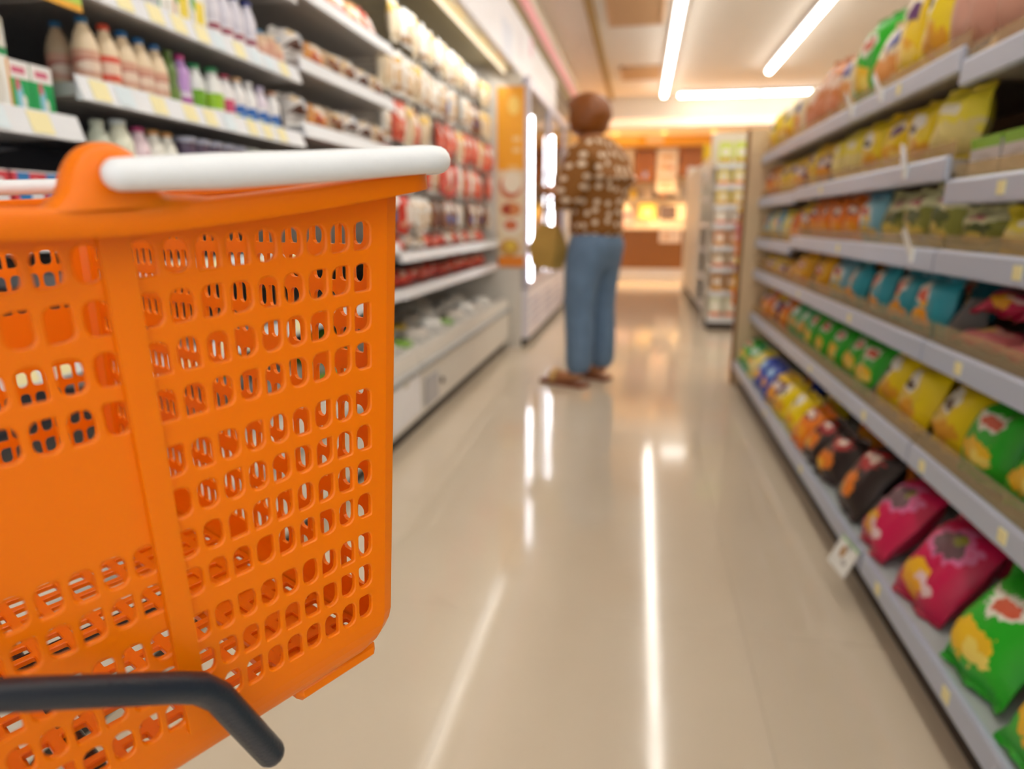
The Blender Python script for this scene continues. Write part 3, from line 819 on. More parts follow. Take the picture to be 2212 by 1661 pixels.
for n, y in enumerate((1.27, 1.335, 1.4, 1.465)):   # second rank
    bottle('juice', .024, .13, 'cdb595', '2d6f9f', SLE_P, (PX - .075, y + .02, zB), 'peach juice bottle in the rank behind, %s from the near end' % ORD[n], 'juice bottles in the second rank')
for n, (y, bd, cp, lb) in enumerate(((1.275, 'c9d2c2', 'c9d2c2', 'greenish milk bottle at the near end of the low shelf'), (1.333, 'eef0dc', 'dfe8ea', 'wide cream milk bottle on the low shelf behind the basket'), (1.39, 'f0d9e4', 'c64a84', 'pink milk bottle with magenta cap on the low shelf'), (1.437, 'f1f1e8', 'd9a05a', 'white milk bottle with orange cap beside the pink one'), (1.482, 'f1f1e8', 'd9a05a', 'white milk bottle with orange cap beside the dark tubs'))):
    bottle('milk', .027 if n == 1 else .022, .12 if n == 1 else .112, bd, cp, bd, (PX, y, 1.001), lb, 'milk bottles on the low shelf')
for n, y in enumerate((1.55, 1.604, 1.658, 1.712, 1.766, 1.83, 1.9, 1.97)):
    bottle('tub', .022, .11, '6a5a72' if n < 5 else 'b9c4c0', 'c8cde4' if n < 5 else 'dfe6e2', '5a4a6a' if n < 5 else 'a9b8b0', (PX, y, 1.001), 'small %s tub on the low shelf, %s from the milk bottles' % ('dark violet' if n < 5 else 'pale green', ORD[n]), 'small tubs on the low shelf', 'dessert_tub', 'tub')
# upper shelf: cartons, navy capped bottles, small peach bottles
def carton(loc, wd, h, dp, m, label, group, gable=True, name='drink_carton', cat='carton', rz=0.0, topm=None):
    o = root(name, label, cat, loc, (0, 0, rz), group)
    key = ('carton', wd, h, dp, gable)
    if gable:
        bm_ = cached(key, lambda: MB().box(-dp / 2, dp / 2, -wd / 2, wd / 2, 0, h * .86).mesh('box'))
        tm_ = cached(key + ('t',), lambda: MB().prism([(-dp / 2, h * .861), (dp / 2, h * .861), (0.003, h * .97), (0.003, h), (-0.003, h), (-0.003, h * .97)], 1, -wd / 2, wd / 2).mesh('gable_top'))
        put('box', bm_, m, o); put('gable_top', tm_, topm or WHITE, o)
    else:
        bm_ = cached(key, lambda: MB().box(-dp / 2, dp / 2, -wd / 2, wd / 2, 0, h).mesh('box'))
        fl = cached(key + ('f',), lambda: MB().box(-dp / 2 * .96, dp / 2 * .96, -wd / 2 * .96, wd / 2 * .96, h + .0004, h + .003).mesh('top_flap'))
        put('box', bm_, m, o); put('top_flap', fl, topm or WHITE, o)
    return o
CRT_Y = printed('carton_yellow', 'f2f2ea', [(.5, .35, .3, .28, 'efd608', 'box'), (.1, .6, .12, .2, '58b04a')])
CRT_G = printed('carton_green_white', 'f4f4f0', [(.5, .85, .3, .08, 'd86a78', 'box'), (.5, .66, .5, .04, '17a060', 'box'), (.05, .3, .05, .5, '17a060', 'box'), (.96, .3, .05, .3, 'e6a23a', 'box'), (.5, .3, .25, .2, 'e4e2dc')])
CRT_G2 = printed('carton_green', '16a85c', [(.5, .86, .5, .15, 'f2f0f0', 'box'), (.5, .86, .3, .06, 'd86a8a', 'box'), (.45, .35, .16, .3, '8fd0e4'), (.4, .6, .1, .12, 'd9607a'), (.62, .3, .1, .12, 'f2f2ee')])
for n, (y, m_) in enumerate(((1.5, CRT_G), (1.56, CRT_Y), (1.62, CRT_Y))):
    carton((PX, y, 1.346), .055, .13, .05, m_, ['white and green milk carton on the upper shelf', 'white carton with yellow panel beside the green one', 'white carton with yellow panel beside the navy capped bottles'][n], 'cartons on the upper shelf')
for n, y in enumerate((1.7, 1.755, 1.81, 1.87)):
    bottle('milk', .023, .14, 'e2e0ee', '1d2f86', SLE_N, (PX, y, 1.346), 'white bottle with navy cap on the upper shelf, %s from the cartons' % ORD[n], 'navy capped bottles')
for n, y in enumerate((1.93, 1.975, 2.02)):
    bottle('tub' if n == 1 else 'juice', .021, .085, 'eac7a6', '2f93c8' if n != 1 else 'f0e6d6', 'e2ac94', (PX, y, 1.346), 'short peach drink bottle past the navy caps, %s' % ['first', 'white lidded', 'last'][n], 'short peach bottles')
for n, y in enumerate((1.3, 1.36, 1.42)):
    bottle('milk', .024, .14, 'cfd2d8', '7a86a0', 'b9bfc9', (PX - .02, y, 1.346), 'grey white bottle at the near end of the upper shelf, %s' % ORD[n], 'grey white bottles')
# near bay: cartons on its shelf
for n, y in enumerate((0.93, 0.985, 1.04)):
    carton((PX, y, 1.091), .05, .15, .05, CRT_G, 'tall white and green milk carton on the near chiller shelf, %s' % ['furthest left', 'middle', 'beside the short green packs'][n], 'tall milk cartons', gable=False)
for n, y in enumerate((1.085, 1.132)):
    carton((PX, y, 1.091), .045, .088, .045, CRT_G2, 'short green drink carton on the near chiller shelf, %s' % ['beside the tall cartons', 'at the shelf end'][n], 'short green cartons', gable=False)
for n, y in enumerate((1.08, 1.145, 1.21)):
    if n < 2:
        bottle('milk', .026, .13, '7a5a4a', '2f3a5a', '4a5a6e', (PX - .12, y, 1.091), 'brown drink bottle standing behind the cartons, %s' % ORD[n], 'brown bottles behind the cartons')
REDB = printed('red_blue_pack', 'd84a56', [(.35, .5, .2, .5, '2f7fc4', 'box'), (.75, .6, .2, .3, 'e8e6ee')])
for n, y in enumerate((0.93, 1.0, 1.07, 1.13)):
    carton((PX, y, 0.901), .062, .1, .05, REDB, 'red and blue yogurt pack low in the near chiller, %s' % ORD[n], 'red and blue packs', gable=False, name='yogurt_pack')
for n, y in enumerate((0.95, 1.02, 1.09)):
    carton((PX - .05, y, 1.321), .06, .12, .05, CRT_G, 'white and green carton on the top shelf of the near chiller, %s' % ORD[n], 'cartons on the top near shelf', gable=False)
# yellow and green promotion sign hanging from the near bay's top shelf
r = root('promotion_sign', 'yellow and lime promotion card hanging under the near chiller top shelf', 'sign', (-0.965, 1.03, 1.27))
pbox('card', r, printed('promo_print', 'f2c53a', [(.8, .55, .22, .6, 'b5d84a', 'box'), (.3, .6, .12, .2, 'd9a02a'), (.82, .6, .1, .25, '9a8a6a'), (.5, .05, .6, .08, 'f0b020', 'box')]), -0.002, 0.002, -0.13, 0.13, 0.0, 0.08)
pbox('clip', r, GREY, -0.03, -0.0025, -0.05, 0.05, 0.03, 0.05)

# -------------------------------------------------- wrapped food on the bread bay and low shelves
WR = [
    ('brown bun in a clear wrapper with white label', printed('wr_bun', 'dcc0a0', [(.5, .3, .4, .22, '8a5334'), (.5, .72, .34, .2, 'f1ece2'), (.3, .6, .2, .14, 'e8c48c')], rough=.2), 'efe6da'),
    ('white rice roll in a clear wrapper', printed('wr_roll', 'ece6e2', [(.5, .3, .44, .16, '5a3a30'), (.4, .7, .2, .14, 'f0d4a4'), (.7, .55, .2, .2, 'dfe3ea')], rough=.2), 'f2f0ec'),
    ('orange wrapped snack roll with white label', printed('wr_orange', 'e39a4a', [(.5, .65, .36, .2, 'f3e2cc'), (.4, .3, .3, .18, 'c9582e')], rough=.25), 'e6a868'),
    ('red wrapped sandwich with pale label', printed('wr_red', 'd8543e', [(.5, .6, .36, .22, 'f0d8cc'), (.5, .25, .3, .14, '9a2c22')], rough=.25), 'd8543e'),
]
def wrapped(kind, size, loc, rot, label, group, seed, name='wrapped_food', cat='food pack'):
    look, m, sc = WR[kind]
    me, seals = cached(('bag', size, seed % 4), lambda: bag_mesh(*SIZES[size], seed % 4))
    o = put(name, me, m, None, loc, rot, label, cat, group)
    for k, nm in ((0, 'bottom_seal'), (1, 'top_seal')):
        put(nm, seals[k], mat('seal_' + sc, sc, .3), o)
    return o
SIZES['w'] = (0.115, 0.105, 0.075)
SIZES['h'] = (0.145, 0.185, 0.045)
SIZES['hs'] = (0.11, 0.13, 0.03)
for lvl, z, kinds in (('lower bread', 1.2, (1, 2, 0, 1, 1, 0)), ('middle bread', 1.385, (1, 2, 0, 0, 1, 0)), ('top bread', 1.59, (2, 2, 2, 3, 2, 3))):
    for n, kd in enumerate(kinds):
        y = 2.14 + n * 0.134
        settle(wrapped(kd, 'w' if lvl != 'top bread' else 'hs', (-1.065, y, z + .001), (-0.35, (n % 3 - 1) * .12, pi / 2 - .2 + .15 * (n % 2)), '%s, %s from near end, %s shelf' % (WR[kd][0], ORD[n], lvl), 'wrapped food on the %s shelf' % lvl, n), z, None, -1.02)
for lvl, z, kinds in (('third lowest bread', 1.02, (2, 3, 3, 2, 3, 3)),):
    for n, kd in enumerate(kinds):
        settle(wrapped(kd, 'w', (-1.07, 2.14 + n * .134, z + .001), (-.3, 0, pi / 2 - .2), '%s, %s from near end, %s shelf' % (WR[kd][0], ORD[n], lvl), 'wrapped food low in the bread bay', n), z, None, -1.02)
# hanging packs
HK = [
    ('clear pack of pale sausages', printed('hk_pale', 'efe0c2', [(.5, .84, .5, .14, 'e8c060', 'box'), (.3, .4, .09, .3, 'd9b58a'), (.52, .4, .09, .3, 'e4c8a4'), (.74, .4, .09, .3, 'd9b58a')], rough=.12), 'f1e8d4'),
    ('white pack with tan sausages', printed('hk_white', 'f2efe8', [(.5, .8, .3, .1, 'd8a860'), (.5, .4, .36, .24, 'd8b890'), (.5, .1, .5, .06, 'c9a27a', 'box')], rough=.12), 'f4f2ec'),
    ('salmon red sausage pack with white label', printed('hk_red', 'e0604a', [(.5, .7, .36, .18, 'f3dcd2'), (.4, .3, .3, .16, 'ea8a72'), (.6, .16, .2, .08, 'c93a2c')], rough=.15), 'e6705a'),
    ('scarlet sausage pack with cream panel', printed('hk_scarlet', 'd83a28', [(.62, .55, .24, .3, 'f0e0d2'), (.3, .2, .2, .1, 'f0b090')], rough=.15), 'd83a28'),
    ('brown smoked sausage pack with blue label', printed('hk_brown', '8a5e48', [(.5, .75, .34, .16, 'e9dfd8'), (.4, .35, .2, .16, '4a6ab8'), (.7, .35, .16, .3, '5e3a30')], rough=.15), 'a88674'),
]
for rw, (z, kinds) in enumerate(zip(HOOKZ, ((0, 0, 1, 0, 1), (1, 0, 4, 1, 0), (1, 2, 2, 0, 2), (2, 3, 2, 3, 1), (4, 4, 1, 4, 3)))):
    rnd = random.Random(rw)
    for k in range(16):
        y = 3.96 - 1.0 + k * 2.0 / 15
        if (rw * 7 + k * 5) % 13 == 0: continue
        kd = kinds[rnd.randrange(5)]
        look, m, sc = HK[kd]
        me, seals = cached(('bag', 'h', (k + rw) % 4), lambda: bag_mesh(*SIZES['h'], (k + rw) % 4))
        o = put('sausage_pack', me, m, None, (-1.07 + rnd.uniform(-.008, .008), y, z - 0.18), (rnd.uniform(-.08, .02), rnd.uniform(-.12, .12), pi / 2 + rnd.uniform(-.3, .2)),
                '%s, %s from near end, %s hook row' % (look, ORD[k], ['top', 'second', 'third', 'fourth', 'lowest'][rw]), 'sausage pack', 'packs hanging on the %s hook row' % ['top', 'second', 'third', 'fourth', 'lowest'][rw])
        q_ = rnd.uniform(.84, 1.0)
        o.scale = (q_ * .78, 1, q_); o.location.z += .185 * (1 - q_)
        put('bottom_seal', seals[0], mat('seal_' + sc, sc, .25), o)
        put('hang_tab', seals[1], mat('seal_' + sc, sc, .25), o)
# loose packs lying on the two low shelves and the deck of the long bay
rnd = random.Random(11)
for nm, z, x0, n_, kinds in (('upper low', 0.776, -1.07, 14, (2, 1, 2, 3, 1)), ('lower low', 0.616, -1.07, 12, (3, 3, 2, 2)), ):
    for k in range(n_):
        y = 2.98 + k * (1.98 / n_)
        kd = kinds[rnd.randrange(len(kinds))]
        look, m, sc = HK[kd]
        me, seals = cached(('bag', 'w', k % 4), lambda: bag_mesh(*SIZES['w'], k % 4))
        o = put('meat_pack', me, m, None, (x0, y, z + .003), (-1.15 + rnd.uniform(-.15, .15), 0, pi / 2 + rnd.uniform(-.2, .2)),
                '%s lying on the %s shelf, %s from near end' % (look.replace(' pack', ''), nm, ORD[k]), 'food pack', 'packs lying on the %s shelf' % nm)
        put('bottom_seal', seals[0], mat('seal_' + sc, sc, .25), o)
        put('top_seal', seals[1], mat('seal_' + sc, sc, .25), o)
        settle(o, z, None, -1.02)
TRC = [('7fae3a', 'green'), ('c93a30', 'red'), ('e9c23a', 'yellow'), ('d8cfc4', 'cream'), ('b0605a', 'pinkish brown'), ('efe9e0', 'white')]
seen = {}
for rr in range(3):
    for k in range(11):
        y = 2.3 + k * 0.245
        if y > 4.95: continue
        c, nm = TRC[(k * 2 + rr * 3 + (1 if k % 3 else 0)) % 6] if y < 4.0 else TRC[(3, 5, 3)[rr] if k % 2 else 5]
        h_ = 0.05 + 0.02 * ((k + rr) % 3)
        o = root('food_tray', 'white tray of %s food on the chiller deck, %s from near end, %s row' % (nm, ORD[k], ['front', 'middle', 'rear'][rr]), 'food tray', (-1.09 - .19 * rr, y, 0.331), (0, 0, .08 * ((k + rr) % 3 - 1)), 'food trays on the chiller deck')
        key = ('tray', round(h_, 3))
        put('tray', cached(key, lambda: MB().prism([(-.075, 0), (.075, 0), (.085, h_ * .5), (-.085, h_ * .5)], 1, -.105, .105).mesh('tray')), mat('white_tray', 'ece9e4', .4), o)
        f = MB()
        f.lathe([(0, h_ * .5), (.09, h_ * .5), (.085, h_ * .8), (.06, h_), (0, h_ * 1.05)], 10, sx=.8, sy=1.08)
        put('food', cached(key + ('f',), lambda: f.mesh('food', 'all')), mat('food_' + c, c, .3, noise=.3, nscale=60), o)
# white notice sheet on the chiller front and small grey access plate
r = root('notice_sheet', 'plain white notice sheet fixed to the chiller front beside the basket', 'sign', (-0.926, 2.66, 0.1))
pbox('sheet', r, WHITE, 0.0, 0.003, -0.19, 0.19, 0.0, 0.17)
pbox('tape', r, mat('clear_tape', 'e9e6da', .2), 0.0032, 0.004, -0.03, 0.03, 0.15, 0.175)
r = root('access_plate', 'grey metal access plate with round lock on the chiller front', 'plate', (-0.927, 3.02, 0.1))
pbox('plate', r, mat('pale_grey_plate', 'b4b4b8', .4), 0, 0.005, -0.1, 0.1, 0, 0.13)
part('lock', MB().tube([(0.0045, 0.16, 0.07), (0.014, 0.16, 0.07)], 0.014, 12), BLACK, r)

# ------------------------------------------------------------------ end wall of the chillers with the orange food poster
r = root('chiller_end_panel', 'grey white side panel closing the far end of the chillers', 'panel', (-1.3, 5.06, 0))
part('board', MB().prism([(-.42, 0), (.45, 0), (.45, 1.912), (.39, 1.912), (.39, 2.27), (-.42, 2.27)], 1, -.02, .02), OFFW, r)
POST = printed('orange_food_poster', 'f4ab26', [(.62, .9, .22, .05, 'f7cf6a'), (.72, .72, .14, .012, 'f9d89a', 'box'), (.72, .66, .14, .012, 'f9d89a', 'box'), (.6, .56, .2, .015, 'f6c878', 'box'), (.5, .27, .6, .28, 'ead9b8', 'box'),
                (.5, .46, .42, .07, 'c9663a'), (.55, .48, .36, .06, 'f1e9d4'), (.5, .33, .4, .04, 'd98a52'), (.35, .33, .14, .03, 'a83a28'), (.55, .23, .4, .05, 'f0e6d2'), (.5, .24, .26, .03, 'd8764a'), (.45, .11, .38, .05, 'd09a4a'), (.5, .12, .2, .03, 'e9c84a'), (.5, .02, .6, .04, 'ee8a1c', 'box')])
r = root('food_poster', 'tall orange poster with pictures of dishes on the chiller end panel', 'poster', (-0.92, 5.03, 0.6))
pbox('print', r, POST, -0.095, 0.095, -0.003, 0.003, 0.0, 1.22)
pbox('edge_frame', r, mat('peach_frame', 'efc9a4', .5), -0.1, 0.1, 0.0035, 0.006, -0.01, 1.23)

# ------------------------------------------------------------------ glass door drinks cooler
CF = -0.80
r = root('drinks_cooler', 'white glass door drinks cooler beyond the open chillers with lit door edges', 'cooler', (-1.2, 6.27, 0))
X = lambda x: x + 1.2
Y0, Y1 = 5.10 - 6.27, 7.5 - 6.27
pbox('kick', r, BLACK, X(-1.75), X(CF - .03), Y0, Y1, 0, 0.06)
cb = MB(); cb.box(X(-1.78), X(-1.74), Y0, Y1, 0.062, 1.905); cb.box(X(-1.739), X(CF - .05), Y0, Y0 + .04, 0.062, 1.905); cb.box(X(-1.739), X(CF - .05), Y1 - .04, Y1, 0.062, 1.905); cb.box(X(-1.739), X(CF - .05), Y0 + .041, Y1 - .041, 0.062, 0.12)
part('cabinet', cb, WHITE, r)
pbox('header', r, WHITE, X(-1.739), X(-0.905), Y0, Y1, 1.907, 2.3)
pitch = (Y1 - Y0) / 3
for k in range(3):
    a, b = Y0 + pitch * k + .004, Y0 + pitch * (k + 1) - .004
    pn = pbox('bottom_panel', r, mat('white_violet_panel', 'e9e7f2', .3), X(CF - .05), X(CF), a, b, 0.062, 0.43)
    for q in range(4):
        pbox('vent_line', pn, mat('grey_violet_print', 'b9b6cf', .5), X(CF), X(CF + .002), a + .12, b - .2, 0.14 + .06 * q, 0.155 + .06 * q)
for k in range(2):
    a, b = Y0 + 1.2 * k + .004, Y0 + 1.2 * (k + 1) - .004
    d = MB()
    d.box(X(CF - .04), X(CF), a, a + .05, .44, 1.9); d.box(X(CF - .04), X(CF), b - .05, b, .44, 1.9); d.box(X(CF - .04), X(CF), a + .051, b - .051, .44, .5); d.box(X(CF - .04), X(CF), a + .051, b - .051, 1.84, 1.9)
    dr = part('door', d, mat('violet_grey_frame', 'c9c6d6', .3, metal=.2), r)
    pbox('pane', dr, GLASS, X(CF - .024), X(CF - .018), a + .05, b - .05, .5, 1.84)
    part('handle', MB().tube([(X(CF + .001), b - .03, 1.0), (X(CF + .03), b - .03, 1.02), (X(CF + .03), b - .03, 1.3), (X(CF + .001), b - .03, 1.32)], .008, 8), CHROME, dr)
    part('edge_tube', MB().tube([(X(CF + .012), a + .03, .5), (X(CF + .012), a + .03, 1.63)], .012, 8, round_caps=True), COOLTUBE, dr)
    for q, z in enumerate((0.5, 0.85, 1.2, 1.55)):
        pbox('shelf', r, WHITE, X(-1.7), X(CF - .12), a + .05, b - .05, z, z + .015)
CB = ['d8d4c8', 'c9a24a', '9ab8c8', 'd0d6de', 'b86a4a', '7a9a6a']
for q, z in enumerate((0.516, 0.866, 1.216, 1.566)):
    for k in range(18):
        y = 6.27 + Y0 + .1 + k * (2.2 / 17)
        c = CB[(k * 5 + q * 2) % 6]
        bottle('slim', .03, .22, c, 'e8e8ea', c, (-0.97, y, z), 'slim bottle inside the glass door cooler, %s from near side, %s shelf' % (ORD[k], ['lowest', 'second', 'third', 'top'][q]), 'bottles in the glass door cooler')

# ------------------------------------------------------------------ second gondola beyond the gap, with an end shelf facing the camera
WP = mat('cream_steel_panel', 'ece2d2', 0.45, noise=0.03)
r = root('end_shelf_unit', 'narrow cream end shelf unit facing the camera beyond the tan panel', 'shelf unit', (0.9, 6.3, 0))
X = lambda x: x - 0.9
pbox('back_panel', r, WP, X(0.6), X(1.3), 0.22, 0.25, 0.0, 1.66)
for s in (0.575, 1.29):
    pbox('upright', r, WP, X(s), X(s + .02), 0.19, 0.25, 0.0, 1.66)
pbox('base_plinth', r, KICK, X(0.6), X(1.29), -0.08, 0.218, 0.0, 0.08)
ESZ = (0.1, 0.33, 0.53, 0.71, 0.89, 1.05, 1.21, 1.38)
for z in ESZ:
    sh = pbox('shelf', r, WP, X(0.6), X(1.285), -0.07, 0.218, z - .02, z)
    pbox('price_rail', sh, LIPW, X(0.6), X(1.285), -0.082, -0.0705, z - .035, z + .006)
EC = {0: ('e4e8d0', 'pale green'), 1: ('b5824a', 'brown'), 2: ('c9b090', 'tan'), 3: ('e0a070', 'orange brown'), 4: ('e9dfd0', 'cream'), 5: ('f0d870', 'pale yellow'), 6: ('f2e27a', 'lemon yellow'), 7: ('d9ea5a', 'lime yellow')}
for q, z in enumerate(ESZ):
    c, nm = EC[q]
    pm = printed('endbox_' + c, c, [(.5, .6, .32, .2, 'f4efe4'), (.5, .2, .5, .1, 'd9a24a' if q % 2 else 'e8856a', 'box')])
    for k in range(5):
        h_ = (.17, .14, .12, .12, .11, .11, .12, .16)[q]
        o = root('grocery_box', '%s grocery pack on end shelf unit, %s from left, %s shelf' % (nm, ORD[k], ['bottom', 'second', 'third', 'fourth', 'fifth', 'sixth', 'seventh', 'top'][q]), 'box', (0.665 + k * .125, 6.27, z + .001), (0, 0, .05 * ((k * 3 + q) % 3 - 1)), 'packs on the end shelf unit')
        put('carton', cached(('eb', h_), lambda: MB().box(-.05, .05, -.03, .03, 0, h_).mesh('carton')), pm, o)
        put('lid', cached(('el', h_), lambda: MB().box(-.051, .051, -.031, .031, h_ + .0003, h_ + .014).mesh('lid')), mat('lid_' + c, c, .4), o)
r = root('second_gondola', 'long cream gondola with white side panel running on beyond the end shelf', 'shelf unit', (0.95, 8.25, 0))
X = lambda x: x - 0.95
pbox('core', r, WP, X(0.84), X(0.9), -1.69, 1.65, 0.0, 1.6)
pbox('base_plinth', r, KICK, X(0.64), X(0.839), -1.69, 1.65, 0, 0.09)
pbox('end_board', r, WP, X(0.58), X(1.3), 1.652, 1.68, 0, 1.62)
pbox('side_panel', r, WP, X(0.6), X(0.625), -0.6, 1.651, 0.091, 1.5)
for z in (0.12, 0.4, 0.66, 0.9, 1.14, 1.36):
    sh = pbox('shelf', r, WP, X(0.62), X(0.839), -1.69, -0.61, z - .02, z)
    pbox('price_rail', sh, LIPW, X(0.61), X(0.6195), -1.69, -0.61, z - .035, z + .006)
for q, z in enumerate((0.12, 0.4, 0.66, 0.9, 1.14, 1.36)):
    for k in range(7):
        c = ['d98a4a', 'c9b03a', '8a9a5a', 'b56a7a', 'e0d8c0', '7a6a9a', 'd0a060'][(k * 2 + q) % 7]
        o = root('side_box', 'small %s pack on second gondola side, %s along, %s shelf' % (['orange', 'ochre', 'sage', 'rose', 'cream', 'violet', 'tan'][(k * 2 + q) % 7], ORD[k], ['bottom', 'second', 'third', 'fourth', 'fifth', 'top'][q]), 'box', (0.69, 6.66 + k * .145, z + .001), (0, 0, 0), 'packs on the side of the second gondola')
        put('carton', cached('sb', lambda: MB().box(-.03, .03, -.05, .05, 0, .13).mesh('carton')), printed('side_' + c, c, [(.5, .6, .3, .2, 'f0e8dc')]), o)
        put('lid', cached('sl', lambda: MB().box(-.031, .031, -.051, .051, .1303, .142).mesh('lid')), mat('lid_' + c, c, .4), o)
# clip strip with hanging snack packs at the corner of the end shelf unit
r = root('clip_strip', 'violet grey clip strip hanging at the side of the end shelf unit', 'display strip', (0.84, 6.17, 0.0))
pbox('strip', r, mat('violet_grey_plastic', '8f8aa6', .4), -.012, .012, 0.0, .004, .1, 1.1)
pbox('foot_weight', r, mat('violet_grey_plastic', '8f8aa6', .4), -.03, .03, -.004, .008, .085, .1)
for k, z in enumerate((0.92, 0.78, 0.64, 0.5, 0.36, 0.24)):
    d = ('purple', 'pink', 'orange', 'purple', 'gold', 'orange')[k]
    me, seals = cached(('bag', 'hs', k % 4), lambda: bag_mesh(*SIZES['hs'], k % 4))
    look, m, sc = DES[d]
    o = put('snack_bag', me, m, None, (.84, 6.145, z - .01), (0, 0, 0), '%s hanging %s down the clip strip' % (look, ORD[k]), 'snack bag', 'bags on the clip strip')
    put('bottom_seal', seals[0], mat('seal_' + sc, sc, .3), o); put('top_seal', seals[1], mat('seal_' + sc, sc, .3), o)
# small yellow flag sign on the second gondola
r = root('flag_sign', 'yellow triangular flag sign standing on the second gondola side panel', 'sign', (0.612, 7.75, 1.501))
part('pole', MB().tube([(0, 0, 0.0), (0, 0, .2)], .01, 8), mat('yellow_pole', 'efc812', .4), r)
part('pennant', MB().prism([(0.011, .19), (0.011, .03), (.21, .14)], 1, -.003, .003), mat('yellow_pennant', 'f4c81a', .5), r)

# ------------------------------------------------------------------ service counter and the fittings behind it
r = root('service_counter', 'brown laminate service counter with cream top at the back of the shop', 'counter', (-0.4, 11.75, 0))
X = lambda x: x + 0.4
pbox('plinth', r, WHITE, X(-1.7), X(0.70), -0.33, 0.35, 0, 0.19)
pbox('step', r, mat('white_trim', 'f6f2ec', .4), X(-1.7), X(0.70), -0.42, -0.331, 0, 0.1)
for k in range(3):
    a = -1.7 + .8 * k
    pbox('front_panel', r, BROWN, X(a + .002), X(a + .798), -0.35, -0.331, 0.191, 0.79)
pbox('carcass', r, BROWN, X(-1.69), X(0.69), -0.33, 0.34, 0.191, 0.79)
pbox('worktop', r, mat('cream_worktop', 'efe3d0', .3), X(-1.72), X(0.72), -0.37, 0.36, 0.791, 0.825, .006)
r = root('counter_notice', 'pale notice card fixed on the right end of the brown counter front', 'sign', (0.455, 11.394, 0.595))
pbox('card', r, printed('notice_print', 'f0e0d4', [(.3, .5, .1, .25, 'd0a070', 'box'), (.65, .55, .2, .12, 'd0b8a8', 'box')]), -.165, .165, -.003, 0, 0, .19)
pbox('bracket', r, GREY, -.02, .02, .0005, .004, .14, .18)
# goods and machines standing on the counter
def counter_box(x, y, wd, dp, h, c, c2, label, name, cat):
    o = root(name, label, cat, (x, y, .826))
    pbox('body', o, printed('cb_' + c + c2, c, [(.5, .5, .3, .25, c2)]), -wd / 2, wd / 2, -dp / 2, dp / 2, 0, h * .85, .0)
    pbox('top', o, mat('plastic_' + c2, c2, .4), -wd / 2 * .95, wd / 2 * .95, -dp / 2 * .95, dp / 2 * .95, h * .851, h, .004)
counter_box(-0.22, 11.62, .22, .2, .26, 'f0b8b4', 'fbeee6', 'pink and white countertop display box nearest the customer', 'display_box', 'box')
counter_box(0.02, 11.6, .16, .16, .14, 'f2d9c0', 'e8a890', 'low peach box of sweets on the counter', 'sweet_box', 'box')
counter_box(0.2, 11.62, .14, .14, .1, 'f6efe2', 'f0c860', 'white tray of yellow sweets on the counter', 'sweet_tray', 'tray')
o = root('till', 'cream till with tilted screen on the counter', 'till', (0.42, 11.75, .826))
pbox('drawer', o, OFFW, -.16, .16, -.16, .16, 0, .09, .005)
part('screen', MB().prism([(-.1, .12), (-.06, .12), (.02, .34), (-.02, .34)], 0, -.13, .13), mat('dark_screen', '5a4a44', .3), o)
part('stand', MB().tube([(0, 0, .09), (0, -.03, .2)], .02, 8), GREY, o)
o = root('steamer', 'rounded glass food steamer on the counter behind the woman', 'steamer', (-0.62, 11.75, .826))
pbox('base', o, WHITE, -.2, .2, -.16, .16, 0, .1, .01)
part('dome', MB().lathe([(.19, .1), (.19, .3), (.15, .4), (.06, .44), (0, .445)], 18, sy=.8), mat('steamer_shell', 'f1ece2', .2), o, 60)
part('knob', MB().lathe([(0, .475), (.02, .47), (.022, .45), (.012, .444)], 10), BLACK, o, 60)
# wall fittings behind the counter
r = root('yellow_signboard', 'long yellow signboard across the wall behind the counter', 'signboard', (0.3, 12.25, 2.12))
pbox('board', r, printed('sign_yellow', 'f0b42a', [(.2, .5, .2, .3, 'f4d060', 'box'), (.52, .5, .06, .3, 'f3d8b0', 'box'), (.8, .5, .16, .25, 'eeb030', 'box')]), -1.3, .95, -.02, .02, 0, .2)
pbox('lower_edge', r, BROWN, -1.3, .95, -.022, .022, -.03, -.001)
for k, (x0, x1, z0) in enumerate(((-.14, .2, 1.58), (.58, 1.0, 1.66), (-0.95, -.5, 1.6))):
    o = root('wall_cabinet', 'orange brown wall cabinet behind the counter, %s' % ['between the white posters', 'nearest the end shelf unit', 'behind the woman'][k], 'cabinet', ((x0 + x1) / 2, 12.45, z0))
    hw = (x1 - x0) / 2
    pbox('body', o, BROWN, -hw, hw, 0, .4, 0, .5)
    for s in (-1, 1):
        d = pbox('door', o, mat('orange_laminate', 'a86a28', .35), (0.002 if s > 0 else -hw), (hw if s > 0 else -.002), -.018, -.001, .003, .497)
        pbox('handle', d, CHROME, s * .02 - .006, s * .02 + .006, -.03, -.0185, .05, .15)
for k, (x, z, wd, h, c, c2, lb) in enumerate(((.39, 1.66, .32, .44, 'f6efe8', 'e8c8a0', 'white menu poster between the two orange brown cabinets'), (-.34, 1.6, .3, .5, 'f2eadc', 'f0d060', 'white poster with yellow print left of the cabinets'), (.39, 1.4, .3, .22, 'f3e9e4', 'f0a890', 'small white poster under the menu poster'), (1.22, 1.62, .36, .5, 'f6ece2', 'e8b0a0', 'white poster with pink print right of the cabinets'))):
    o = root('wall_poster', lb, 'poster', (x, 12.42, z))
    pbox('print', o, printed('poster_%d' % k, c, [(.5, .7, .34, .1, c2, 'box'), (.35, .35, .2, .14, c2), (.7, .3, .14, .1, 'd99a6a')]), -wd / 2, wd / 2, -.004, 0, 0, h)
    pbox('backing', o, OFFW, -wd / 2 - .01, wd / 2 + .01, .0005, .012, -.01, h + .01)
o = root('back_worktop', 'cream back worktop with shelf along the rear wall', 'counter', (-.3, 12.66, 0))
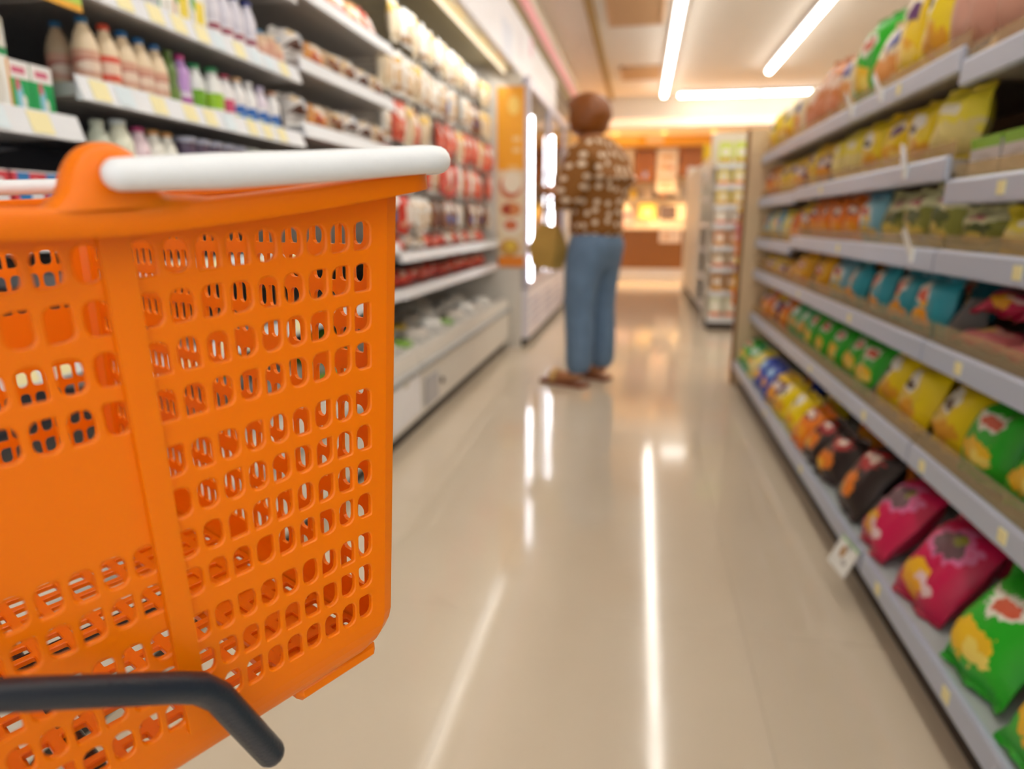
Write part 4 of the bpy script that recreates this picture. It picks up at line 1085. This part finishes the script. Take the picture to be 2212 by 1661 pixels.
pbox('carcass', o, OFFW, -1.7, 1.8, -.2, .22, 0, .93)
pbox('worktop', o, mat('cream_worktop', 'efe3d0', .3), -1.72, 1.82, -.23, .225, .931, .96)
pbox('wall_shelf', o, WHITE, -1.5, 1.6, .02, .225, 1.28, 1.3)
for k in range(11):
    c = ['f0d860', 'f3e8dc', 'e8b8a0', 'f4f0e6', 'e9c84a'][k % 5]
    o = root('jar', '%s jar on the wall shelf behind the counter, %s from the left' % (['yellow', 'cream', 'peach', 'white', 'gold'][k % 5], ORD[k]), 'jar', (-1.4 + k * .25, 12.78, 1.301), (0, 0, 0), 'jars on the wall shelf')
    put('body', cached('jarb', lambda: MB().lathe([(0, 0), (.06, 0), (.062, .02), (.062, .14), (.05, .16), (0, .16)], 12).mesh('body', 50)), mat('plastic_' + c, c, .3), o)
    put('lid', cached('jarl', lambda: MB().lathe([(.052, .1605), (.052, .185), (0, .187)], 12).mesh('lid', 50)), BROWN if k % 2 else WHITE, o)
for k, (x, c, nm) in enumerate(((-.9, 'e8c9a0', 'tan'), (-.35, 'f4f0ea', 'white'), (.1, 'f0d870', 'yellow'), (.6, 'e9e2d6', 'cream'), (1.1, 'd98a70', 'salmon'))):
    o = root('kitchen_box', '%s carton on the back worktop behind the counter' % nm, 'box', (x, 12.6, .961))
    pbox('carton', o, printed('kb_' + c, c, [(.5, .5, .3, .25, 'f6e6cc')]), -.14, .14, -.1, .1, 0, .22)
    pbox('lid', o, mat('plastic_' + c, c, .4), -.142, .142, -.102, .102, .2203, .25)

# white cabinet and display past the cooler
o = root('white_cabinet', 'tall white cabinet beyond the drinks cooler on the left', 'cabinet', (-1.2, 8.6, 0))
pbox('body', o, WHITE, -.6, .38, -1.0, 2.2, .08, 1.5)
pbox('kick', o, BLACK, -.6, .34, -1.0, 2.2, 0, .079)
for k in range(4):
    d = pbox('door', o, OFFW, .381, .4, -.99 + .795 * k, -.2 + .795 * k, .1, 1.48)
    pbox('handle', d, CHROME, .4005, .42, -.26 + .795 * k, -.245 + .795 * k, .7, .95)
o = root('display_case', 'brown framed glass display case on the white cabinet', 'display case', (-1.1, 9.4, 1.501))
pbox('base', o, BROWN, -.25, .25, -.7, .7, 0, .05)
pbox('case', o, GLASS, -.24, .24, -.68, .68, .051, .5)
pbox('top', o, WHITE, -.25, .25, -.7, .7, .501, .54)

# ------------------------------------------------------------------ the woman
def skin_mesh(name, joints, edges, rootk, sub=2):
    """grow one continuous surface round a jointed skeleton"""
    keys = list(joints)
    me = D.meshes.new(name + '_rig')
    me.from_pydata([joints[k][0] for k in keys], [(keys.index(a), keys.index(b)) for a, b in edges], [])
    o = D.objects.new(name + '_rig', me)
    COL.objects.link(o)
    sk = o.modifiers.new('skin', 'SKIN')
    sk.use_smooth_shade = True
    sv = me.skin_vertices[0].data if len(me.skin_vertices) else None
    if sv is None:
        bpy.context.view_layer.objects.active = o
    for i, k in enumerate(keys):
        r = joints[k][1]
        sv[i].radius = r if isinstance(r, tuple) else (r, r)
        sv[i].use_root = (k == rootk)
    ss = o.modifiers.new('sub', 'SUBSURF')
    ss.levels = sub
    ss.render_levels = sub
    bpy.context.view_layer.update()
    dg = bpy.context.evaluated_depsgraph_get()
    out = D.meshes.new_from_object(o.evaluated_get(dg))
    D.objects.remove(o)
    out.name = name
    out.polygons.foreach_set('use_smooth', [True] * len(out.polygons))
    out.materials.clear()
    out.materials.append(None)
    return out

J = {
    'pelvis': ((0, .025, .84), (.10, .085)), 'spine': ((0, .025, .99), (.095, .08)), 'chest': ((0, .03, 1.14), (.115, .09)), 'upper': ((0, .025, 1.25), (.10, .08)),
    'neck': ((0, -.005, 1.33), .048), 'head0': ((0, -.045, 1.40), (.06, .065)), 'head1': ((0, -.06, 1.47), (.076, .09)), 'head2': ((0, -.05, 1.535), (.06, .07)),
    'nose': ((0, -.155, 1.445), .012),
}
E_ = [('pelvis', 'spine'), ('spine', 'chest'), ('chest', 'upper'), ('upper', 'neck'), ('neck', 'head0'), ('head0', 'head1'), ('head1', 'head2'), ('head1', 'nose')]
for s, n in ((1, 'l'), (-1, 'r')):
    ft = 0.02 if s > 0 else -0.02
    J.update({
        'hip' + n: ((s * .085, .015, .75), .075), 'knee' + n: ((s * .10, -.005, .43), .058), 'calf' + n: ((s * .105, .015, .30), .052), 'ank' + n: ((s * .11, .01, .085), .036),
        'heel' + n: ((s * .11, .02, .045), .028), 'ball' + n: ((s * .115, -.12, .034), (.036, .02)), 'toe' + n: ((s * .115, -.175, .03), (.03, .014)),
        'sho' + n: ((s * .15, .025, 1.235), .055), 'elb' + n: ((s * .20, .01, 1.0), .042), 'wri' + n: ((s * .085, -.165, 1.06), .026), 'palm' + n: ((s * .055, -.215, 1.085), (.034, .018)),
    })
    E_ += [('pelvis', 'hip' + n), ('hip' + n, 'knee' + n), ('knee' + n, 'calf' + n), ('calf' + n, 'ank' + n), ('ank' + n, 'heel' + n), ('heel' + n, 'ball' + n), ('ball' + n, 'toe' + n),
           ('upper', 'sho' + n), ('sho' + n, 'elb' + n), ('elb' + n, 'wri' + n), ('wri' + n, 'palm' + n)]
    for q, (dx, ln) in enumerate(((.028, .062), (.010, .072), (-.008, .068), (-.025, .052))):
        bx, by, bz = s * .055 + s * dx * .8, -.24, 1.092 - .004 * q
        J['f%d%s' % (q, n)] = ((bx, by - ln * .35, bz + .006), .0085)
        J['g%d%s' % (q, n)] = ((bx - s * .02, by - ln * .6, bz - .014), .0075)
        J['k%d%s' % (q, n)] = ((bx - s * .034, by - ln * .5, bz - .034), .0065)
        E_ += [('palm' + n, 'f%d%s' % (q, n)), ('f%d%s' % (q, n), 'g%d%s' % (q, n)), ('g%d%s' % (q, n), 'k%d%s' % (q, n))]
    J['t0' + n] = ((s * .055 - s * .030, -.21, 1.102), .010)
    J['t1' + n] = ((s * .055 - s * .042, -.245, 1.104), .008)
    E_ += [('palm' + n, 't0' + n), ('t0' + n, 't1' + n)]
SKIN = mat('skin', 'c98d62', 0.5, sss=0.1)
WOMAN = (-0.27, 3.98, 0.012)
WROT = rad(-120)
person = put('person', skin_mesh('person', J, E_, 'pelvis'), SKIN, None, WOMAN, (0, 0, WROT),
             'person with short brown hair in spotted brown blouse and blue jeans, standing looking down', 'person')
person.scale = (1.1, 1.12, 1.0)
BJ = {'hem': ((0, .028, .815), (.172, .148)), 'waist': ((0, .028, 1.0), (.158, .128)), 'chest': ((0, .03, 1.13), (.158, .13)), 'upper': ((0, .03, 1.265), (.135, .105)), 'neck': ((0, .008, 1.36), (.066, .062))}
BE = [('hem', 'waist'), ('waist', 'chest'), ('chest', 'upper'), ('upper', 'neck')]
for s, n in ((1, 'l'), (-1, 'r')):
    BJ.update({'sho' + n: ((s * .158, .028, 1.24), .076), 'arm' + n: ((s * .205, .02, 1.1), .072), 'elb' + n: ((s * .218, .0, 1.0), .068), 'cuf' + n: ((s * .165, -.08, 1.015), .052)})
    BE += [('upper', 'sho' + n), ('sho' + n, 'arm' + n), ('arm' + n, 'elb' + n), ('elb' + n, 'cuf' + n)]
def blouse_material():
    m = mat('spotted_brown_blouse_glow_tint', '6b4420', 0.8)
    nt = m.node_tree
    b = nt.nodes['Principled BSDF']
    tc = nt.nodes.new('ShaderNodeTexCoord')
    sp = nt.nodes.new('ShaderNodeSeparateXYZ'); nt.links.new(tc.outputs['Object'], sp.inputs[0])
    at = nt.nodes.new('ShaderNodeMath'); at.operation = 'ARCTAN2'
    nt.links.new(sp.outputs[0], at.inputs[0]); nt.links.new(sp.outputs[1], at.inputs[1])
    ml = nt.nodes.new('ShaderNodeMath'); ml.operation = 'MULTIPLY'; ml.inputs[1].default_value = 0.16
    nt.links.new(at.outputs[0], ml.inputs[0])
    mp = nt.nodes.new('ShaderNodeCombineXYZ')
    nt.links.new(ml.outputs[0], mp.inputs[0]); nt.links.new(sp.outputs[2], mp.inputs[1])
    v = nt.nodes.new('ShaderNodeTexVoronoi'); v.voronoi_dimensions = '2D'; v.inputs['Scale'].default_value = 17; v.inputs['Randomness'].default_value = 0.5
    lt = nt.nodes.new('ShaderNodeMath'); lt.operation = 'LESS_THAN'; lt.inputs[1].default_value = 0.235
    mx = nt.nodes.new('ShaderNodeMix'); mx.data_type = 'RGBA'
    mx.inputs[6].default_value = lin('8a571a'); mx.inputs[7].default_value = lin('eed8be')  # brown lightened to golden, a warm glow put into the cloth colour
    nt.links.new(mp.outputs[0], v.inputs['Vector'])
    nt.links.new(v.outputs['Distance'], lt.inputs[0]); nt.links.new(lt.outputs[0], mx.inputs[0]); nt.links.new(mx.outputs[2], b.inputs['Base Color'])
    return m
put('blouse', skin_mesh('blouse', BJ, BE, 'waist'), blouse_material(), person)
JJ = {'pel': ((0, .03, .905), (.15, .128)), 'seat': ((0, .035, .78), (.15, .128))}
JE = [('pel', 'seat')]
for s, n in ((1, 'l'), (-1, 'r')):
    JJ.update({'hip' + n: ((s * .088, .02, .70), (.10, .108)), 'thi' + n: ((s * .095, .01, .58), .09), 'kne' + n: ((s * .10, 0, .43), .078), 'cal' + n: ((s * .106, .015, .28), .076), 'ank' + n: ((s * .11, .012, .05), .07)})
    JE += [('seat', 'hip' + n), ('hip' + n, 'thi' + n), ('thi' + n, 'kne' + n), ('kne' + n, 'cal' + n), ('cal' + n, 'ank' + n)]
put('jeans', skin_mesh('jeans', JJ, JE, 'pel'), mat('blue_denim', '66809e', 0.85, noise=0.25, nscale=14), person)
# bobbed hair
hv, hf = [], []
nu, nv = 24, 14
for j in range(nv + 1):
    ph = pi * j / nv
    for i in range(nu):
        th = 2 * pi * i / nu
        x, yv, z = sin(ph) * sin(th), sin(ph) * cos(th), cos(ph)
        sx_ = 0.106
        if z < 0:
            rr = max(0.0, 1 - (abs(z) ** 6)) ** .5
            x, yv = sin(th) * rr, cos(th) * rr
        px_, py_, pz_ = x * sx_ * 1.08, yv * .122, z * (.108 if z > 0 else .118)
        if py_ < -.035 and pz_ < .045:
            py_ = -.035 + (py_ + .035) * (0.0 if pz_ < .02 else .5)
        if pz_ < -.05 and py_ > 0:
            py_ *= .85
        hv.append((px_ + .002 * sin(9 * th), py_ - .040, pz_ + 1.475))
for j in range(nv):
    for i in range(nu):
        hf.append((j * nu + i, j * nu + (i + 1) % nu, (j + 1) * nu + (i + 1) % nu, (j + 1) * nu + i))
part('hair', MB().add(hv, hf), mat('glow_tinted_hair', '84480f', 0.45, noise=0.3, nscale=60, bump=.3), person, 'all')  # dark hair lightened to orange brown, warm glow painted into its colour
for s in (-1, 1):
    part('eye', MB().lathe([(0, -.008), (.007, -.005), (.009, 0), (.007, .005), (0, .008)], 10, s * .03, -.137), mat('eye_dark', '241a14', .2), person, 'all')
    part('sandal', MB().prism([(s * .115 - .04, -.20), (s * .115 + .04, -.20), (s * .115 + .047, -.12), (s * .11 + .036, .0), (s * .11 + .034, .06), (s * .11 - .034, .06), (s * .11 - .036, .0), (s * .115 - .047, -.12)], 2, -.012, .012), mat('brown_leather', '8a4f30', .5), person)
    part('sandal_strap', MB().tube([(s * .115 - .046, -.115, .01), (s * .115 - .038, -.118, .048), (s * .115, -.12, .066), (s * .115 + .038, -.118, .048), (s * .115 + .046, -.115, .01)], .018, 8), mat('gold_strap', 'e6bc78', .3, metal=.3), person, 'all')
part('mouth', MB().tube([(-.02, -.14, 1.405), (0, -.146, 1.403), (.02, -.14, 1.405)], .004, 6), mat('lips', 'a0584a', .4), person)
# handbag on her forearm
hb = root('handbag', 'olive tan woven handbag hanging from the forearm of the woman', 'bag', (-0.535, 4.08, 0.66), (0.0, 0.12, rad(-40)))
part('body', MB().add([(-.09, -.045, 0), (.09, -.045, 0), (.115, -.055, .11), (.075, -.015, .24), (-.075, -.015, .24), (-.115, -.055, .11),
                       (-.09, .045, 0), (.09, .045, 0), (.115, .055, .11), (.075, .015, .24), (-.075, .015, .24), (-.115, .055, .11)],
                      [(0, 1, 2, 5), (5, 2, 3, 4), (7, 6, 11, 8), (8, 11, 10, 9), (0, 6, 7, 1), (1, 7, 8, 2), (2, 8, 9, 3), (3, 9, 10, 4), (4, 10, 11, 5), (5, 11, 6, 0)]),
     mat('olive_tan_weave', 'c9a452', .7, noise=.2, nscale=40, bump=.4), hb)
for s in (-1, 1):
    part('strap', MB().tube([(-.06, s * .015, .235), (-.05, s * .013, .32), (-.02, s * .01, .385), (.02, s * .01, .385), (.05, s * .013, .32), (.06, s * .015, .235)], .007, 6), mat('tan_strap', '8a6428', .6), hb, 'all')

# ------------------------------------------------------------------ the orange shopping basket
ORANGE = mat('orange_plastic', 'f07a00', 0.32, spec=0.3, sss=0.3, noise=0.02, nscale=10)
HG = 0.24
BAS = root('shopping_basket', 'orange perforated plastic shopping basket with white swing handle, carried on the black trolley arms', 'basket')
BAS.matrix_world = Matrix(((0.5137, -0.857, -0.0415, -0.34047), (0.8552, 0.5153, -0.0547, 0.32693), (0.0683, -0.0074, 0.9976, 0.69331), (0, 0, 0, 1)))
def lerp(a, b, t): return a + (b - a) * t
def sag(x): return -0.0095 * (1 - min(1.0, abs(x) / 0.13) ** 1.5)
def wall_point(side, s, n, d):
    """side 0 near, 1 right, 2 far, 3 left; s along the wall measured at the rim; n below the rim; d depth into the plastic"""
    t = -n / HG
    a, b, r = lerp(.128, .108, t), lerp(.2072, .19, t), lerp(.009, .008, t)
    if t > .93: r = .008 + .013 * min(1, (t - .93) / .083) ** 2
    ha, hb = (a, b) if side % 2 == 0 else (b, a)
    ha0, r0 = (.128 if side % 2 == 0 else .2072), .009
    L, L0 = ha - r + r * pi / 4, ha0 - r0 + r0 * pi / 4
    s = s * L / L0
    S = ha - r
    if abs(s) <= S:
        q, o = s, hb - d
    else:
        ph = (abs(s) - S) / r
        q = (S + (r - d) * sin(ph)) * (1 if s > 0 else -1)
        o = hb - r + (r - d) * cos(ph)
    x, y = ((q, -o), (o, q), (-q, o), (-o, -q))[side]
    return (x, y, n + HG)
def hole_cell(mb, f, s0, s1, t0, t1, cs, ct, hw, hh, rads, th, ch=0.0006):
    """a cell of perforated plastic: f(s, t, d) maps to space; t0 is the upper line"""
    def ring(g):
        out = []
        for k, (sx, tx) in enumerate(((-1, 1), (1, 1), (1, -1), (-1, -1))):
            rr = min(rads[k], hw, hh) + g * .3
            for q in range(4):
                an = q / 3 * pi / 2
                # corner order runs round the hole clockwise from upper left
                if k == 0: dx, dy = -cos(an), sin(an)
                elif k == 1: dx, dy = sin(an), cos(an)
                elif k == 2: dx, dy = cos(an), -sin(an)
                else: dx, dy = -sin(an), -cos(an)
                out.append((cs + sx * (hw + g - rr) + dx * rr, ct + tx * (hh + g - rr) + dy * rr))
        return out
    big, small = ring(ch), ring(0)
    cor = [(s0, t0), (s1, t0), (s1, t1), (s0, t1)]
    vs = [f(*p, 0) for p in cor] + [f(*p, 0) for p in big] + [f(*p, ch) for p in small] + [f(*p, th) for p in small] + [f(*p, th) for p in cor]
    fs = []
    O, Bg, Sm, In, Ci = 0, 4, 20, 36, 52
    for k in range(4):
        for q in range(3):
            i = k * 4 + q
            fs.append((O + k, Bg + i, Bg + i + 1))
            fs.append((Ci + k, In + i + 1, In + i))
        k2 = (k + 1) % 4
        fs.append((O + k, Bg + k * 4 + 3, Bg + k2 * 4, O + k2))
        fs.append((Ci + k2, In + k2 * 4, In + k * 4 + 3, Ci + k))
    for i in range(16):
        j = (i + 1) % 16
        fs.append((Bg + i, Sm + i, Sm + j, Bg + j))
        fs.append((Sm + i, In + i, In + j, Sm + j))
    mb.add(vs, fs)
def solid_cell(mb, f, s0, s1, t0, t1, th):
    vs = [f(s0, t0, 0), f(s1, t0, 0), f(s1, t1, 0), f(s0, t1, 0), f(s0, t0, th), f(s1, t0, th), f(s1, t1, th), f(s0, t1, th)]
    mb.add(vs, [(0, 1, 2, 3), (7, 6, 5, 4)])
ROWS = [-.0275, -.0458, -.0638, -.0818, -.104, -.1218, -.1398, -.1572, -.1785, -.1962, -.2135]
LINES = [-.0178] + [(ROWS[i] + ROWS[i + 1]) / 2 for i in range(10)] + [-.2225]
TH = 0.0026
def basket_wall(side):
    mb = MB()
    rnd = random.Random(side + 3)
    half = (.128 if side % 2 == 0 else .2072) - .009 + .009 * pi / 4
    pitch, first = .0119, .0088
    ncol = 9 if side % 2 == 0 else 16
    cols = [first + pitch * k for k in range(ncol)]
    cols = [-c for c in cols[::-1]] + cols
    f = lambda s, n, d: wall_point(side, s, n, d)
    def ftop(s, n, d):
        if n > -.005 and side == 0:
            p = wall_point(side, s, -.004, d)
            return (p[0], p[1], -.004 + sag(p[0]) + HG)
        return wall_point(side, s, n, d)
    edges = [-half, (-half + cols[0] - pitch / 2) / 2] + [c - pitch / 2 for c in cols[:ncol]] + [-first + pitch / 2] + [first - pitch / 2] + [c + pitch / 2 for c in cols[ncol:]] + [(half + cols[-1] + pitch / 2) / 2, half]
    # top band and bottom bands
    for i in range(len(edges) - 1):
        solid_cell(mb, ftop, edges[i], edges[i + 1], -.004, LINES[0], TH)
        solid_cell(mb, f, edges[i], edges[i + 1], LINES[-1], -.2245, TH)
    # fillet to the bottom
    def ffil(s, n, d):
        p = wall_point(side, s, n, d)
        t = min(1, (-n - .2245) / .0185)
        ins = .005 * (1 - math.sqrt(max(0, 1 - t * t)))
        return (p[0] * (1 - ins / .108), p[1] * (1 - ins / .19), p[2])
    for i in range(len(edges) - 1):
        qs = [0, .3, .55, .75, .88, .96, 1.0]
        for q in range(6):
            solid_cell(mb, ffil, edges[i], edges[i + 1], -.2245 - .0185 * qs[q], -.2245 - .0185 * qs[q + 1], TH)
    for ri, c in enumerate(ROWS):
        t0, t1 = LINES[ri], LINES[ri + 1]
        for i in range(len(edges) - 1):
            s0, s1 = edges[i], edges[i + 1]
            m = [x for x in cols if s0 - 1e-6 < x < s1 + 1e-6 and s1 - s0 > pitch * .9 and abs((s0 + s1) / 2 - x) < 1e-4]
            blank = side in (0, 2) and ri in (4, 5) and (s0 + s1) / 2 * (1 if side == 0 else 1) < 0
            if m and not blank:
                R_, r_ = .0037, .0012
                pat = rnd.choice([(R_, R_, r_, r_), (R_, R_, R_, r_), (r_, R_, R_, R_), (R_, r_, R_, R_), (R_, R_, R_, R_), (R_, r_, R_, r_), (R_, R_, r_, R_)])
                if ri == 0: pat = (R_, R_, pat[2], pat[3])
                hole_cell(mb, f, s0, s1, t0, t1, m[0], c, .0044, .0061, pat, TH)
            else:
                solid_cell(mb, f, s0, s1, t0, t1, TH)
    return mb
for sd, nm in enumerate(('near', 'right', 'far', 'left')):
    part('side_wall', basket_wall(sd), ORANGE, BAS, 30)
# lattice bottom
bt = MB()
def fbot(x, y, d): return (x, y, .0 - d)
nx, ny = 13, 24
for i in range(nx):
    for j in range(ny):
        x0, x1 = lerp(-.1015, .1015, i / nx), lerp(-.1015, .1015, (i + 1) / nx)
        y0, y1 = lerp(-.184, .184, j / ny), lerp(-.184, .184, (j + 1) / ny)
        if i in (0, nx - 1) and j in (0, ny - 1): continue
        hole_cell(bt, fbot, x0, x1, y1, y0, (x0 + x1) / 2, (y0 + y1) / 2, .0051, .0051, (.0012,) * 4, .003)
part('bottom_lattice', bt, ORANGE, BAS, 30)
rn = MB()
for x0, x1 in ((.05, .099), (-.099, -.05)):
    rn.box(x0, x1, -.184, .184, -.0125, -.0025, .003)
part('foot_runner', rn, ORANGE, BAS, 40)
# rim
def rim_mb():
    prof = [(-.004, -.005), (-.004, -.0008), (-.003, 0), (.0112, 0), (.0128, -.0007), (.0135, -.0022), (.0135, -.0086), (.0128, -.0094), (.0116, -.009), (.0114, -.003), (.0004, -.003), (.0004, -.005)]
    path = []
    for side in range(4):
        ha0 = .128 if side % 2 == 0 else .2072
        L0 = ha0 - .009 + .009 * pi / 4
        S = ha0 - .009
        ss = [-L0 + .009 * pi / 4 * q / 4 for q in range(4)] + [-S + 2 * S * q / 24 for q in range(25)] + [S + .009 * pi / 4 * q / 4 for q in range(1, 4)]
        for s in ss: path.append((side, s))
    vs, fs = [], []
    m = len(prof)
    for side, s in path:
        for off, n in prof:
            p = wall_point(side, s, 0, -off)
            vs.append((p[0], p[1], HG + n + (sag(p[0]) if side == 0 else 0)))
    N = len(path)
    for i in range(N):
        j = (i + 1) % N
        for k in range(m):
            k2 = (k + 1) % m
            fs.append((i * m + k, j * m + k, j * m + k2, i * m + k2))
    return MB().add(vs, fs)
part('rim', rim_mb(), ORANGE, BAS, 50)
# ribs at the middle of the short walls
for side in (0, 2):
    rb = MB()
    ns = [-.012, -.03, -.12, -.2, -.2245]
    for a in range(4):
        for s0, d0, s1, d1 in ((-.0056, .0005, -.0052, -.0024), (-.0052, -.0024, .0052, -.0024), (.0052, -.0024, .0056, .0005)):
            rb.add([wall_point(side, s0, ns[a], d0), wall_point(side, s1, ns[a], d1), wall_point(side, s1, ns[a + 1], d1), wall_point(side, s0, ns[a + 1], d0)], [(0, 1, 2, 3)])
    rb.add([wall_point(side, -.0056, -.2245, .0005), wall_point(side, -.0052, -.2245, -.0024), wall_point(side, .0052, -.2245, -.0024), wall_point(side, .0056, -.2245, .0005)], [(0, 1, 2, 3)])
    part('rib', rb, ORANGE, BAS)
# pivot lugs
def lug_mb(yc, zb, fy):
    m = MB()
    nu, nv = 24, 12
    vs, fs = [], []
    for j in range(nv + 1):
        ph = pi / 2 * j / nv
        for i in range(nu):
            th = 2 * pi * i / nu
            e = .72
            cx_, sx_ = cos(th), sin(th)
            c2 = math.copysign(abs(cx_) ** e, cx_); s2 = math.copysign(abs(sx_) ** e, sx_)
            k = cos(ph) ** .9
            fl = 1 + .55 * max(0, 1 - j / 3.0) ** 2      # flare where it meets the rim
            vs.append((c2 * .0150 * k * fl - .001, yc + s2 * .0085 * k, zb + .0205 * sin(ph) ** 1.0))
    for j in range(nv):
        for i in range(nu):
            fs.append((j * nu + i, j * nu + (i + 1) % nu, (j + 1) * nu + (i + 1) % nu, (j + 1) * nu + i))
    m.add(vs, fs)
    # web on the right where the lug runs into the rim
    m.lathe([(.022, zb - .002), (.021, zb + .002), (.012, zb + .0035), (0, zb + .004)], 16, .012, yc, 1, .35)
    return m
part('pivot_lug', lug_mb(-.2135, HG - .0105, -1), ORANGE, BAS, 'all')
part('pivot_lug', lug_mb(.2135, HG - .001, 1), ORANGE, BAS, 'all')
# white swing handle folded to the right: one U from lug to lug
HW = mat('white_handle_plastic', 'e9eef3', 0.35, bump=.05, nscale=300)
def bend(c, r, a0, a1, n=7):
    return [(c[0] + r * cos(lerp(a0, a1, k / n)), c[1] + r * sin(lerp(a0, a1, k / n))) for k in range(n + 1)]
hp = [(-.0015, -.2262, -.0004), (.03, -.2262, .0), (.07, -.2258, .001)]
for x, y in bend((.124, -.2075), .018, -pi / 2, 0): hp.append((x, y, .0032))
hp += [(.1435, 0, .0055)]
for x, y in bend((.124, .2035), .018, 0, pi / 2): hp.append((x, y, .0095))
hp += [(.06, .2235, .0098), (-.0015, .2235, .0098)]
hp = [(x, y, z + HG) for x, y, z in hp]
rr = [.0050] + [.0060] * (len(hp) - 2) + [.0050]
part('swing_handle', MB().tube(hp, rr, 16, round_caps=True), HW, BAS, 'all', label='white folded swing handle')
for yy in (-.2205, .2205):
    part('pivot_pin', MB().tube([(-.001, yy - .006, HG + (.0008 if yy < 0 else .0098)), (-.001, yy + .006, HG + (.0008 if yy < 0 else .0098))], .0042, 10), ORANGE, BAS)

# ------------------------------------------------------------------ black trolley that carries the basket
NAVY = mat('black_coated_tube', '1e2734', 0.3, spec=0.6, bump=.2, nscale=900)
BM = BAS.matrix_world.copy()
def bw(x, y, n): return BM @ Vector((x, y, n + HG))
PXY = (-0.36, -0.10)
tr = root('basket_trolley', 'black tubular trolley with bent arm in front of the orange basket', 'trolley', (PXY[0], PXY[1], 0))
def loc(v): return (v[0] - PXY[0], v[1] - PXY[1], v[2])
a0 = bw(-.17, -.232, -.092); a1 = bw(-.062, -.2205, -.1525); a2 = bw(-.012, -.2125, -.1865); a3 = bw(-.0035, -.211, -.193); a4 = bw(.0035, -.2095, -.2025); a5 = bw(.0205, -.2085, -.2435)
apts = [(0, 0, .86)] + [loc(a0)] + [loc(a1), loc(a2), loc(a3), loc(a4), loc(a5)]
part('bent_arm', MB().tube(apts, [.0062, .0052, .0054, .006, .0062, .0062, .0062], 14, round_caps=True), NAVY, tr, 'all')
part('post', MB().tube([(0, 0, .07), (0, 0, .95)], .014, 14), NAVY, tr, 'all')
part('grip', MB().tube([(-.16, -.05, .95), (.16, .05, .95)], .014, 12, round_caps=True), NAVY, tr, 'all')
for x in (-.085, -.03):
    p0, p1, p2 = bw(x, -.27, -.28), bw(x, -.18, -.259), bw(x, .17, -.259)
    part('prong', MB().tube([(0, 0, loc(p0)[2]), loc(p0), loc(p1), loc(p2)], .006, 10, round_caps=True), NAVY, tr, 'all')
for y in (-.02, .13):
    part('cross_bar', MB().tube([loc(bw(-.085, y, -.259)), loc(bw(.09, y, -.259))], .006, 10, round_caps=True), NAVY, tr, 'all')
for s in (-1, 1):
    part('base_leg', MB().tube([(0, 0, .075), (s * .14, .02, .07), (s * .16, .42, .07)], .013, 10, round_caps=True), NAVY, tr, 'all')
    for px_, py_ in ((s * .14, .02), (s * .16, .40)):
        c = part('castor', MB().tube([(px_ - .011, py_, .031), (px_ + .011, py_, .031)], .03, 16), BLACK, tr, 40)
        pbox('fork', c, GREY, px_ - .016, px_ - .012, py_ - .01, py_ + .01, .02, .068)
